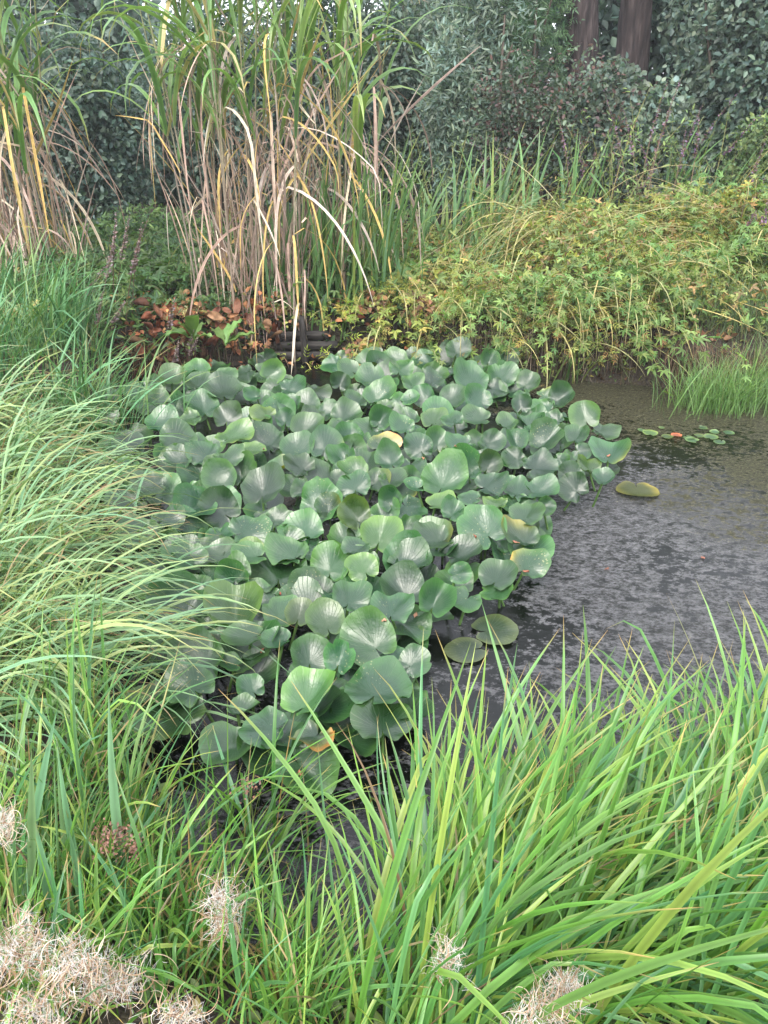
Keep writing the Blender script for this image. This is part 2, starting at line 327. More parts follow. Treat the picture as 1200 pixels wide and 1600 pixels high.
PALM = combine(lf(.13, s=1), lf(.12, ang=.75, s=.85), lf(.12, ang=-.75, s=.85), lf(.11, ang=1.5, s=.6), lf(.11, ang=-1.5, s=.6))
PINN = combine(lf(.13, (0, .62), 0, .42), *[lf(.1, (0, y), sg * 1.0, .34) for y in (.15, .36, .58) for sg in (-1, 1)])
def unit(v): return v / (np.linalg.norm(v, axis=-1, keepdims=True) + 1e-9)
def scatter(tmpl, pos, ydir, nor, scale, col):
    tv, tf = tmpl; y = unit(ydir); x = unit(np.cross(y, nor)); z = np.cross(x, y)
    V = pos[:, None] + scale[:, None, None] * (x[:, None] * tv[None, :, :1] + y[:, None] * tv[None, :, 1:2] + z[:, None] * tv[None, :, 2:])
    Vj, Fj = join(V, tf); return Vj, Fj, np.repeat(col, len(tv), 0)
def rdir(n, up=0.0):
    v = rng.normal(size=(n, 3)); v[:, 2] += up; return unit(v)

# ------------------------------------------------------------------ terrain and water
px_poly = [(150, 660), (215, 592), (330, 577), (430, 566), (620, 562), (800, 588), (1000, 604), (1210, 625)]
far_edge = [P(a, b)[:2] for a, b in px_poly]
poly = far_edge + [np.array((6.5, 5.6)), np.array((6.5, 2.2))] + [P(a, b)[:2] for a, b in [(1330, 1180), (1100, 1330), (850, 1440), (600, 1500), (420, 1490), (330, 1350), (250, 1150), (200, 950), (150, 800)]]
poly = np.array(poly)
def sdist(X, Y):
    d = np.full(X.shape, 1e9); inside = np.zeros(X.shape, bool); n = len(poly)
    for i in range(n):
        a, b = poly[i], poly[(i + 1) % n]; ab = b - a
        t = np.clip(((X - a[0]) * ab[0] + (Y - a[1]) * ab[1]) / (ab @ ab), 0, 1)
        d = np.minimum(d, np.hypot(X - a[0] - t * ab[0], Y - a[1] - t * ab[1]))
        c = ((a[1] > Y) != (b[1] > Y)) & (X < (b[0] - a[0]) * (Y - a[1]) / (b[1] - a[1] + 1e-12) + a[0]); inside ^= c
    return np.where(inside, -d, d)
def sst(x, a, b): t = np.clip((x - a) / (b - a), 0, 1); return t * t * (3 - 2 * t)
def ground_z(X, Y):
    X = np.asarray(X, float); Y = np.asarray(Y, float)
    d = sdist(X, Y); farw = sst(Y - 0.15 * X, 4.6, 5.3)
    top = 0.36 * farw + 0.13 * (1 - farw) + 0.10 * sst(d, 1.5, 5); steep = 0.20 * farw + 0.35 * (1 - farw)
    z = np.where(d < 0, -0.03 - 0.45 * sst(-d, 0, 0.5), -0.03 + (top + .03) * sst(d, 0.0, steep))
    return z + 0.34 * sst(d, .12, 1.3) * sst(X, .4, 1.8) * farw * (1 + .3 * np.sin(X * 1.9 + .5) + .15 * np.sin(X * 4.3 + Y * 2)) * (1 - .6 * sst(Y, 7.8, 8.8)) + np.where(d > 0.1, 1, 0) * 0.025 * (np.sin(X * 3.1 + Y * 2.3) + np.sin(X * 5.3 - Y * 4.1 + 1))
gx = np.concatenate([[-300, -120, -50, -25, -14], np.arange(-9, 9.01, 0.09), [14, 25, 50, 120, 300]])
gy = np.concatenate([[-300, -120, -50, -20, -8, -3], np.arange(-1.5, 13.01, 0.09), [18, 30, 60, 130, 400]])
GX, GY = np.meshgrid(gx, gy); GZ = ground_z(GX, GY)
def grid_faces(nx, ny):
    i = np.arange(nx * ny).reshape(ny, nx); return np.stack([i[:-1, :-1], i[:-1, 1:], i[1:, 1:], i[1:, :-1]], -1).reshape(-1, 4)
g = bpy.data.objects.new('ground', make_mesh('ground', np.stack([GX, GY, GZ], -1), grid_faces(len(gx), len(gy)), mat=M_soil)); link(g); tag(g, kind='structure')
wx = np.arange(-3.6, 6.8, 0.022); wy = np.arange(0.9, 7.4, 0.022); WX, WY = np.meshgrid(wx, wy)
def fbm(X, Y, f, seed=0):
    r = np.random.default_rng(seed); z = np.zeros_like(X); amp = 1.0; tot = 0
    for o in range(4):
        for k in range(5):
            th = r.uniform(0, 6.28); ff = f * 2 ** o * r.uniform(.7, 1.4)
            z += amp * np.sin((X * math.cos(th) + Y * math.sin(th)) * ff + r.uniform(0, 6.28) + 1.3 * np.sin(X * ff * .37 + Y * ff * .29 + k)); tot += amp * .5
        amp *= .6
    return z / tot
scum = sst(WX + 0.25 * (WY - 3), 0.7, 2.6) * sst(WY, 2.0, 3.2) * 0.9 + 0.25 * sst(WY, 4.0, 5.0)
scum = np.clip(scum + 0.2 * fbm(WX, WY, 1.5, 3), 0, 1)
WZ = 0.004 * scum * fbm(WX, WY, 30, 5)
cc = np.zeros((WX.size, 3)); cc[:, 0] = scum.ravel(); cc[:, 1] = (.72 + .34 * sst(WX, .3, .9) - .3 * sst(WY, 3.4, 4.6)).ravel()
wobj = bpy.data.objects.new('water', make_mesh('water', np.stack([WX, WY, WZ], -1), grid_faces(len(wx), len(wy)), cc, mat=M_water)); link(wobj); tag(wobj, kind='structure')

# ------------------------------------------------------------------ background: trees and shrubs behind the bank
def blob_points(n, c, r, lumps=9, shell=0.55):
    """points spread through several lumps that make one uneven crown"""
    c = np.array(c, float); r = np.array(r, float)
    lc = rdir(lumps) * U(0.25, 0.75, (lumps, 1)); lr = U(0.3, 0.6, lumps)
    k = rng.integers(0, lumps, n); d = rdir(n); rad = lr[k] * (shell + (1 - shell) * U(0, 1, n)) 
    p = lc[k] + d * rad[:, None]
    return c + p * r, unit(d + 0.35 * unit(p))
def shrub(name, label, cat, base, h, rad, n, size, cols, tmpl=OVAL, group=None, lumps=12, mat=None, up=0.35, stems=5, droop=0.0):
    base = np.array(base, float); t = thing(name, label, cat, base, group)
    bag = Bag()
    for k in range(stems):
        a = U(0, 6.28); q = np.linspace(0, 1, 7)[:, None]
        end = np.array([math.cos(a) * rad[0] * .5, math.sin(a) * rad[1] * .5, h * U(.6, .9)])
        path = base + q * end * np.array([1, 1, 1.0]) + np.stack([np.sin(q[:, 0] * 4 + k) * .08, np.cos(q[:, 0] * 5 + k) * .08, q[:, 0] * 0], 1)
        V, F = tube(path, np.linspace(.03, .008, 7) * U(.7, 1.3), 6); bag.add(V, F, (0.09, 0.07, 0.055))
    part('stem', bag.mesh('stem', M_stem, base), t)
    pos, nor = blob_points(n, base + [0, 0, h * .52], (rad[0], rad[1], h * .55), lumps)
    keep = pos[:, 2] > ground_z(pos[:, 0], pos[:, 1]) + .03; pos, nor = pos[keep], nor[keep]; n = len(pos)
    nn = unit(nor * .6 + rdir(n) * .55 + [0, -.15, up]); yd = unit(rdir(n) + nor * .5 - [0, 0, droop])
    clump = 0.75 + .5 * (np.sin(pos[:, 0] * 7 + pos[:, 2] * 5) * np.sin(pos[:, 2] * 8 + pos[:, 1] * 3) > 0)[:, None]
    V, F, C = scatter(tmpl, pos, yd, nn, U(.65, 1.25, n) * size, colour_var(cols, n, .3, .1) * clump ** .6)
    part('foliage', make_mesh('foliage', V - base, F, C, mat=mat or M_hedge), t, kind='stuff')
    return t
DG = [(0.08, 0.125, 0.10), (0.095, 0.15, 0.11), (0.065, 0.105, 0.085)]
MG = [(0.09, 0.17, 0.08), (0.11, 0.19, 0.10)]
BG = [(0.13, 0.18, 0.145), (0.155, 0.21, 0.165), (0.105, 0.155, 0.115)]
YG = [(0.13, 0.19, 0.05), (0.10, 0.17, 0.06)]
PU = [(0.10, 0.06, 0.055), (0.07, 0.10, 0.07), (0.08, 0.12, 0.08), (0.07, 0.10, 0.07)]
def zg(x, y): return float(ground_z(np.array([x]), np.array([y]))[0])
def at_y(px, Y): d = ray(px, 300); return d[0] / d[1] * Y
def base_at(px, Y):
    # ground point that the vertical line of picture column px (at row ~300) meets at distance Y
    x = at_y(px, Y); return np.array([x, Y, zg(x, Y)])
bgshrubs = [  # px, Y, height, radx, rady, n, size, cols, tmpl, label
    (-60, 9.8, 2.9, 1.5, .9, 12000, .07, DG, OVAL, 'dark glossy broadleaf bush at the far left behind the straw-coloured reeds'),
    (130, 9.6, 2.75, 1.1, .8, 13000, .07, DG, OVAL, 'dark laurel-like bush in the gap between the two reed stands'),
    (330, 10.2, 2.65, 1.1, .8, 10000, .07, DG, OVAL, 'dark bush behind the tall green reed leaves, lower than its neighbours'),
    (500, 10.0, 2.75, 1.1, .8, 10000, .068, DG, OVAL, 'dark bush behind the right-hand end of the reeds'),
    (640, 10.4, 2.9, 1.1, .8, 12000, .066, BG, OVAL, 'grey-green bush between the reeds and the willow shrub'),
    (735, 9.3, 3.0, .85, .6, 8500, .10, BG, LANCE, 'silvery willow shrub with narrow upright leaves'),
    (808, 9.6, 2.95, .45, .45, 2400, .15, MG, PINN, 'pale green elder-like shrub with feathery compound leaves left of the first trunk'),
    (850, 8.8, 1.75, .9, .5, 8000, .05, PU, OVAL, 'reddish brown bramble thicket below the tree trunks'),
    (960, 9.0, 1.8, .8, .5, 8500, .062, BG, ROUND, 'round-leaved grey-green bush in front of the two trunks'),
    (1120, 9.4, 3.1, .85, .7, 14000, .075, BG, OVAL, 'tall grey-green bush just right of the second trunk'),
    (1200, 9.2, 3.1, 1.0, .7, 13000, .08, DG, OVAL, 'dark large-leaved bush at the right edge of the hedge'),
    (1190, 8.5, 1.45, .6, .4, 4500, .05, [(.12, .18, .08), (.09, .15, .07), (.17, .24, .08)], OVAL, 'lighter green bush low at the right end of the hedge'),
    (1340, 9.6, 3.0, 1.3, .8, 5000, .1, DG, OVAL, 'dark bush past the large-leaved one, mostly cut by the picture edge'),
]
for px, Y, h, rx, ry, n, sz, cl, tm, lb in bgshrubs:
    shrub('shrub', lb, 'shrub', base_at(px, Y), h, (rx, ry), n, sz, cl, tm, 'shrubs of the hedge behind the pond')
def tree(label, px, Y, r0, lean, h=6.2, crown=True):
    b = base_at(px, Y); t = thing('tree', label, 'tree', b, 'trees standing in the hedge')
    q = np.linspace(0, 1, 26); path = np.stack([lean * q * h * .5 + .06 * np.sin(q * 7), 0.1 * np.sin(q * 5), q * h * .7 - .1], 1)
    V, F = tube(path, r0 * (1.25 - .75 * q + .35 * np.exp(-q * 14)), 28)
    ang = np.tile(np.arange(28) / 28 * 6.283, 26); zz = np.repeat(q, 28) * 9
    ctr = np.repeat(path, 28, 0); f = 1 + .07 * np.sin(ang * 9 + np.sin(zz * 1.3) * 1.5) + .05 * np.sin(ang * 3 + zz)
    V = ctr + (V - ctr) * f[:, None]
    part('trunk', make_mesh('trunk', V, F, mat=M_bark), t)
    top = path[-1]
    for k in range(5):
        a = k * 1.3 + .4; s0 = path[14 + 2 * k]; qq = np.linspace(0, 1, 9)[:, None]
        pa = s0 + qq * np.array([math.cos(a) * 1.0, math.sin(a) * .8, .7]) + [0, 0, 0] ; pa[:, 2] += .15 * np.sin(qq[:, 0] * 4)
        V, F = tube(pa, np.linspace(r0 * .38, .02, 9), 8); part('limb', make_mesh('limb', V, F, mat=M_bark), t)
    pos, nor = blob_points(5000, top + [0, 0, .1], (1.3, 1.1, .75), 16)
    V, F, C = scatter(OVAL, pos, rdir(len(pos)), unit(rdir(len(pos)) + [0, 0, .5]), U(.07, .12, len(pos)), colour_var(DG, len(pos), .3))
    part('crown', make_mesh('crown', V, F, C, mat=M_hedge), t, kind='stuff')
tree('thicker dark trunk rising out of the hedge, the left one of two', 890, 9.7, .19, -.02)
tree('dark slightly leaning trunk, the right one of two in the hedge', 955, 9.9, .19, .03)
# distant wood that closes gaps
t = bpy.data.objects.new('distant_wood', None)
pos = np.stack([U(-11, 12, 90000), U(12.0, 14.5, 90000), np.zeros(90000)], 1)
hh = 2.3 + .45 * np.sin(pos[:, 0] * 1.1 + 1) + .3 * np.sin(pos[:, 0] * 2.7) + 2.0 * sst(pos[:, 0], .6, 1.6) + .9 * sst(-pos[:, 0], 2.9, 4) ; pos[:, 2] = U(0.05, 1, 90000) ** .8 * hh + .2
V, F, C = scatter(OVAL, pos, rdir(90000), rdir(90000, .4), U(.10, .20, 90000), colour_var(DG, 90000, .35))
o = bpy.data.objects.new('distant_trees', make_mesh('distant_trees', V, F, C, mat=M_hedge)); link(o); tag(o, 'dim mass of trees behind the hedge', 'trees', kind='stuff')

# ------------------------------------------------------------------ low growth on the far bank
def ground_scatter(name, label, cat, n, region, size, cols, tmpl, zr, mat=None, up=1.0, dens=None):
    X = U(region[0], region[1], n); Y = U(region[2], region[3], n); d = sdist(X, Y); k = d > .03
    if dens is not None: k &= U(0, 1, n) < dens(X, Y)
    X, Y = X[k], Y[k]; z = ground_z(X, Y); n = len(X)
    zz = z + U(0, 1, n) ** 1.3 * zr * (0.6 + .5 * np.sin(X * 3) * np.sin(Y * 2.6 + 1)).clip(.15, 1.2)
    pos = np.stack([X, Y, zz], 1); nn = unit(rdir(n) * .7 + [0, -.3, up])
    V, F, C = scatter(tmpl, pos, rdir(n), nn, U(.6, 1.3, n) * size, colour_var(cols, n, .35, .12))
    o = bpy.data.objects.new(name, make_mesh(name, V, F, C, mat=mat or M_leaf)); link(o); return tag(o, label, cat, kind='stuff')
ground_scatter('undergrowth', 'mixed low green leaves covering the left of the far bank', 'undergrowth', 26000, (-5, .2, 5.2, 9.6), .06, [(0.07, .13, .04), (.09, .16, .05), (.05, .10, .04)], TRI, .42)
ground_scatter('undergrowth', 'yellowing low leaves covering the right of the far bank', 'undergrowth', 42000, (0.0, 6.5, 5.4, 9.2), .052, [(.2, .25, .07), (.15, .22, .06), (.27, .28, .08), (.28, .19, .09), (.13, .2, .06)], TRI, .42, dens=lambda X, Y: .35 + .65 * (np.sin(X * 2.9 + Y * 1.7) + np.sin(X * 6.1 - Y * 4.3) > -.5))
ground_scatter('leaf_litter', 'russet dead leaves and litter on the soil of the banks', 'leaf litter', 16000, (-5, 6.5, 4.8, 8.8), .05, [(.12, .05, .03), (.16, .09, .05), (.2, .12, .07), (.06, .035, .02)], BROAD, .05, M_dead)
ground_scatter('ground_plants', 'short green leaves between the grass clumps on the near bank', 'ground plants', 22000, (-4, 4, .4, 5.2), .035, [(0.08, .13, .03), (.12, .17, .05), (.2, .2, .08)], OVAL, .10)

def edge_pts(n, a, b, inset=0.03):
    """points along the far water edge between picture columns"""
    E = np.array(far_edge); px = np.array([p[0] for p in px_poly]); u = U(a, b, n)
    return np.stack([np.interp(u, px, E[:, 0]), np.interp(u, px, E[:, 1]) + inset], 1), u

# sprawling herbs
def herb(name, label, cat, base, nst, length, az, azs, el, bend, cols, tmpl, lsize, per=14, group=None, stemcol=(.2, .2, .07), thick=.004, spike=None, spread=.15, leafup=.8, mat=None):
    base = np.array(base, float); t = thing(name, label, cat, base, group)
    bb = base + np.stack([rng.normal(0, spread, nst), rng.normal(0, spread * .6, nst), np.zeros(nst)], 1); bb[:, 2] = np.maximum(ground_z(bb[:, 0], bb[:, 1]), -.1)
    seg = 12; L_ = U(.7, 1.15, nst) * length
    V, C, F = blades(bb, az + rng.normal(0, azs, nst), el + rng.normal(0, .15, nst), L_, thick * 2, bend * U(.6, 1.3, nst), colour_var(stemcol, nst), seg=seg, tipfrac=0, wob=.35, fold=1.0, power=1.2)
    Vj, Fj = join(V - base, F); part('stem', make_mesh('stem', Vj, Fj, C.reshape(-1, 3), mat=M_stem), t)
    ctr = V.reshape(nst, seg + 1, 3, 3)[:, :, 1]
    m = nst * per; si = np.repeat(np.arange(nst), per); f = U(.12, 1, m) * (seg - .01); i0 = f.astype(int); fr = (f - i0)[:, None]
    pos = ctr[si, i0] * (1 - fr) + ctr[si, i0 + 1] * fr + rng.normal(0, lsize * .35, (m, 3))
    tang = unit(ctr[si, i0 + 1] - ctr[si, i0]); yd = unit(rdir(m) + tang * .6); nn = unit(rdir(m) * .5 + [0, -.3, leafup])
    Vl, Fl, Cl = scatter(tmpl, pos, yd, nn, lsize * U(.6, 1.3, m) * (1.15 - .5 * (f / seg)), colour_var(cols, m, .3, .12))
    part('foliage', make_mesh('foliage', Vl - base, Fl, Cl, mat=mat or M_leaf), t, kind='stuff')
    if spike is not None:
        for j in range(nst):
            k0 = int(seg * .62); pth = ctr[j, k0:]
            bag = Bag(); q = len(pth)
            m2 = 110; ff = U(0, 1, m2) * (q - 1.01); ii = ff.astype(int); pp = pth[ii] * (1 - (ff - ii))[:, None] + pth[ii + 1] * (ff - ii)[:, None]
            dd = rdir(m2); dd[:, 2] = abs(dd[:, 2]) * .6; rr = .015 * (1.15 - ff / q)
            Vs, Fs, Cs = scatter(OVAL, pp, unit(dd), rdir(m2), U(.9, 1.7, m2) * rr * 1.3, colour_var(spike, m2, .35, .1)); bag.add(Vs, Fs, Cs)
            part('flower_spike', bag.mesh('flower_spike', M_dry, base), t)
    return t
YL = [(.27, .31, .08), (.20, .27, .07), (.36, .34, .10), (.30, .20, .08), (.22, .28, .07)]
GL = [(.13, .23, .07), (.17, .28, .08), (.21, .28, .09)]
herbs = [  # px, distance, stems, length, heading, leaf colours, shape, leaf size, leaves per stem, label
    (680, 6.15, 26, .75, -1.7, YL, PINN, .085, 20, 'yellowing herb spilling over the bank beside the bare soil'),
    (562, 6.0, 12, .38, -1.5, [(.26, .36, .06), (.30, .36, .07)], PINN, .09, 15, 'small lime-yellow herb hanging just above the lily leaves'),
    (765, 6.0, 26, .85, -1.2, GL, PALM, .07, 22, 'light green lobed herb trailing left of the arching strap leaves'),
    (850, 5.95, 30, 1.0, -1.2, YL, PINN, .09, 20, 'yellow-green trailing herb whose tips touch the water'),
    (930, 6.0, 30, 1.15, -1.35, GL, PALM, .07, 24, 'green trailing herb with pointed leaves hanging lowest over the water'),
    (1000, 6.2, 26, .9, -1.2, YL, PINN, .085, 20, 'straw-yellow tangled herb on the lip of the bank'),
    (1090, 6.35, 30, .8, -1.7, GL, PALM, .085, 24, 'bright green mugwort-like herb mound right of the trailing stems'),
    (1175, 6.5, 26, .7, -1.8, GL, PALM, .08, 22, 'green leafy herb at the right end of the bank'),
    (1250, 6.3, 24, .8, -2.0, YL, PINN, .085, 20, 'yellowing herb cut off by the right edge of the picture'),
    (700, 6.8, 26, .8, -.6, YL, TRI, .09, 14, 'yellow-green sprawling plant right of the irises, low down'),
    (790, 7.0, 28, 1.0, -.3, YL, TRI, .09, 14, 'straw-green sprawling plant behind the trailing herbs'),
    (900, 7.0, 34, 1.25, -2.4, YL, LANCE, .08, 12, 'flattened straw-coloured stems lying over the middle of the bank'),
    (1010, 7.1, 34, 1.3, -2.6, YL, LANCE, .08, 12, 'flattened straw-coloured stems lying over the right of the bank'),
    (1110, 7.3, 30, 1.1, -.8, YL, PALM, .08, 20, 'pale yellow-green herb below the purple flower spikes'),
    (1200, 7.4, 30, 1.1, -2.2, GL, PALM, .08, 22, 'green herb mound far back at the right end of the bank'),
    (640, 6.5, 20, .8, 1.4, GL, TRI, .10, 16, 'fresh green herb at the foot of the iris leaves'),
    (640, 6.05, 14, .4, -1.5, YL, TRI, .08, 16, 'low rusty-leaved herb on the bare soil below the irises'),
]
for px, Y, nst, ln, az, cl, tm, sz, per, lb in herbs:
    herb('trailing_herb', lb, 'herb', base_at(px, Y), nst, ln, az, .6, 1.05, 2.6, cl, tm, sz, per, 'herbs sprawling over the far bank', spread=.25, stemcol=(.30, .28, .12), thick=.0045)
for px, Y, nst, ln, az, el, bd, cl, tm, sz, lb in [(880, 5.75, 10, 1.05, -1.25, .45, 1.25, YL, PINN, .09, 'long leafy stems reaching out over the water in the middle of the right bank'), (980, 5.9, 9, 1.2, -1.2, .35, 1.15, GL, PALM, .09, 'long stems that dip their tips in the water left of the rushes'), (1080, 6.1, 8, .8, -1.5, .5, 1.4, YL, PINN, .08, 'short leafy stems leaning out above the rushes')]:
    q = base_at(px, Y); herb('trailing_herb', lb, 'herb', q, nst, ln, az, .35, el, bd, cl, tm, sz, 15, 'herbs sprawling over the far bank', stemcol=(.34, .31, .13), thick=.0045, spread=.18)
# green bramble-like plants on the left bank
brs = [(95, 7.0), (150, 6.6), (215, 6.4), (250, 6.9), (330, 6.6), (190, 7.6), (420, 6.9)]
brl = ['bramble with fresh three-part leaves at the foot of the left reeds', 'bramble with fresh leaves behind the dried loosestrife spikes', 'bramble right of the dried loosestrife spikes', 'bramble in front of the dark bush in the reed gap', 'bramble low among the dry reed leaves', 'bramble farthest back in the reed gap', 'bramble under the middle of the tall reeds']
for (px, Y), lb in zip(brs, brl):
    herb('bramble', lb, 'bramble', base_at(px, Y), 20, .6, -1.5, 1.4, 1.1, 1.6, [(.07, .14, .045), (.09, .17, .05), (.06, .11, .04)], TRI, .085, 14, 'brambles on the left of the far bank', stemcol=(.12, .1, .05))
for px, Y, cl, lb in [(230, 5.9, [(.30, .12, .06), (.22, .10, .05), (.36, .2, .09)], 'withered rusty dock foliage at the left corner of the pond'), (330, 6.0, [(.30, .12, .06), (.36, .17, .08), (.2, .2, .07)], 'withered rusty foliage under the fall of dry reed leaves'), (430, 6.1, [(.28, .14, .07), (.2, .22, .07)], 'half-withered low herb above the old boards'), (530, 6.1, [(.26, .13, .07), (.25, .27, .08)], 'half-withered low herb over the bare soil right of the boards'), (620, 6.15, [(.34, .15, .08), (.25, .15, .08), (.3, .28, .09)], 'rust-red withered herb at the foot of the middle irises')]:
    herb('withered_herb', lb, 'withered herb', base_at(px, Y), 22, .34, -1.57, 1.2, .9, 2.2, cl, BROAD, .06, 12, 'withered herbs on the bank face', stemcol=(.2, .12, .08), mat=M_dead, spread=.2)
for px, Y, h_, cl, tm, lb in [(690, 8.1, 1.2, [(.17, .22, .08), (.13, .2, .08)], LANCE, 'tall olive herb behind the iris fan'), (955, 8.0, 1.35, [(.16, .25, .08), (.2, .28, .09)], LANCE, 'tall leafy green herb left of the purple flower spikes'), (1100, 8.0, 1.1, [(.16, .25, .09), (.12, .2, .08)], PINN, 'tall green herb right of the purple flower spikes'), (600, 7.4, 1.2, [(.15, .25, .08), (.2, .28, .1)], LANCE, 'tall fine-leaved green herb just right of the reeds'), (820, 8.2, .9, [(.25, .2, .08), (.17, .2, .08)], LANCE, 'brownish seeding herb behind the dark hollow of the bank')]:
    herb('tall_herb', lb, 'herb', base_at(px, Y), 16, h_, 1.2, 1.5, 1.3, .6, cl, tm, .09, 26, 'tall herbs standing before the hedge', spread=.2)
# loosestrife
LP = [(.20, .11, .20), (.25, .16, .24), (.14, .10, .08), (.12, .13, .07)]; LD = [(.24, .18, .17), (.32, .25, .25), (.18, .13, .12)]
def loose(px, Y, h, n, label, col, az=1.2, cl=None, gp=None, sp=.1):
    return herb('loosestrife', label, 'loosestrife', base_at(px, Y), n, h, az, .8, 1.35, .35, cl or [(.12, .17, .05), (.09, .14, .05)], LANCE, .08, 16, gp or 'loosestrife in purple flower', stemcol=(.13, .09, .06), spike=col, spread=sp)
loose(1010, 7.7, 1.5, 6, 'purple-flowered loosestrife standing below the leaning trunk', LP)
loose(930, 7.9, 1.15, 5, 'purple-flowered loosestrife beside the narrow green sword leaves', LP)
loose(1060, 7.8, 1.25, 5, 'purple-flowered loosestrife in front of the tall grey-green bush', LP)
loose(1150, 6.8, .75, 3, 'purple-flowered loosestrife leaning over the bank at the right', LP)
loose(1190, 6.3, .6, 3, 'short purple-flowered loosestrife nearest to the rushes', LP)
loose(760, 8.2, 1.0, 4, 'purple-flowered loosestrife behind the broad iris fan', LP)
loose(150, 5.7, .95, 4, 'dried loosestrife with two grey-brown seed spikes below the left reeds', LD, -.2, gp='loosestrife gone to seed')
loose(225, 5.5, .62, 5, 'dried loosestrife with seed spikes beside the dock leaves', LD, .0, gp='loosestrife gone to seed')
loose(100, 5.2, .75, 4, 'feathery seeding loosestrife rising from the left grass', LD, .6, gp='loosestrife gone to seed')

# ------------------------------------------------------------------ reeds with canes, green leaves and hanging dry leaves
def reed_clump(label, centre, spread, ncane, ndry, h, lean, leafn=5, drycol=None):
    c = np.array(centre, float); t = thing('reed_clump', label, 'reeds', c, 'tall reeds on the far bank')
    b = c + np.stack([U(-1, 1, ncane) * spread[0], U(-1, 1, ncane) * spread[1], np.zeros(ncane)], 1); b[:, 2] = ground_z(b[:, 0], b[:, 1])
    for i in range(ncane):
        hh = h * U(.75, 1.05); q = np.linspace(0, 1, 9); a = U(0, 6.28); ln = U(0, .22) + 0.0
        path = np.stack([(lean[0] + math.cos(a) * ln) * q ** 1.4 * hh * .5, (lean[1] + math.sin(a) * ln) * q ** 1.4 * hh * .5, q * hh], 1)
        V, F = tube(path, np.linspace(.0085, .0045, 9), 6)
        cc_ = colour_var((.26, .20, .15), 1)[0]; gt = np.array((.14, .19, .06)); qq = np.repeat(np.clip(q * 1.6 - .6, 0, 1), 6)[:, None]
        cane = part('cane', make_mesh('cane', V, F, cc_ * (1 - qq) + gt * qq, mat=M_stem), t, b[i] - c)
        nl = leafn + int(rng.integers(-1, 2)); s = U(.45, 1.0, nl); k = (s * 8).astype(int).clip(0, 7); fr = (s * 8 - k)[:, None]
        lb = path[k] * (1 - fr) + path[k + 1] * fr
        pal = colour_var([(.15, .28, .08), (.19, .33, .11), (.13, .24, .08), (.24, .34, .13)], nl, .2)
        yl = U(0, 1, nl) < .06; pal[yl] = colour_var((.50, .42, .20), int(yl.sum()))
        Vl, Cl, Fl = blades(lb, U(0, 6.28, nl), U(.95, 1.4, nl), U(.8, 1.5, nl), U(.026, .042, nl), U(1.4, 3.2, nl), pal, tipfrac=.1, tip=(.42, .3, .13), wob=.2, seg=10, twist=.4, power=1.9)
        for j in range(nl): part('leaf', make_mesh('leaf', Vl[j] - lb[j], Fl, Cl[j], mat=M_blade), cane, lb[j])
    # dry leaves hanging down
    nd = ndry; db = c + np.stack([U(-1, 1, nd) * spread[0] * 1.1, U(-1, 1, nd) * spread[1], np.zeros(nd)], 1)
    hz = U(.12, .8, nd) ** .9 * h * .85; db[:, 2] = ground_z(db[:, 0], db[:, 1]) + hz; db[:, 0] += lean[0] * hz * .4
    az = np.where(db[:, 0] < c[0], np.pi, 0) + rng.normal(0, 1.5, nd) - .3 * (rng.random(nd))
    L_ = np.minimum(U(.45, 1.35, nd), hz * 1.15 + .15)
    cols = colour_var(drycol or [(.52, .39, .33), (.60, .49, .41), (.42, .30, .25), (.64, .55, .42), (.60, .44, .17)], nd, .2, .05)
    B = blades(db, az, U(.9, 1.5, nd), L_, U(.008, .021, nd), U(2.1, 3.0, nd) * (rng.random(nd) < .8) + .35, cols, tip=(.4, .3, .24), tipfrac=0, wob=.35, seg=11, twist=1.0, power=.27, kink=.3)
    big = min(nd, 290); 
    blade_parts('dry_leaf', (B[0][:big], B[1][:big], B[2]), t, M_dry, db[:big])
    # upright dead sheaths round the foot
    ns = int(nd * .45); sb = c + np.stack([U(-1, 1, ns) * spread[0] * 1.05, U(-1, 1, ns) * spread[1], np.zeros(ns)], 1); sb[:, 2] = ground_z(sb[:, 0], sb[:, 1])
    B = blades(sb, U(0, 6.28, ns), U(1.2, 1.5, ns), U(.4, 1.3, ns) * h * .5, U(.006, .013, ns), U(0, .5, ns), colour_var([(.44, .33, .28), (.54, .43, .35), (.32, .23, .19)], ns, .25, .05), tipfrac=0, wob=.2, twist=1.5)
    blade_mass('dry_sheaths', B, t, M_dry)
    return t
reed_clump('stand of reeds at the left edge with a curtain of pinkish dry leaves', base_at(-40, 6.5), (.62, .35), 26, 290, 2.5, (-.02, 0), 5)
reed_clump('tall reeds with broad arching green leaves, left of the middle stand', base_at(335, 6.25), (.22, .25), 11, 60, 2.75, (-.06, 0), 7)
reed_clump('tall reeds with the longest fall of dry leaves, centre of the middle stand', base_at(410, 6.1), (.26, .25), 12, 110, 2.75, (.05, 0), 6)
reed_clump('tall thinner reeds right of the middle stand, with pale stems', base_at(500, 6.5), (.35, .28), 14, 100, 2.6, (.1, 0), 5)

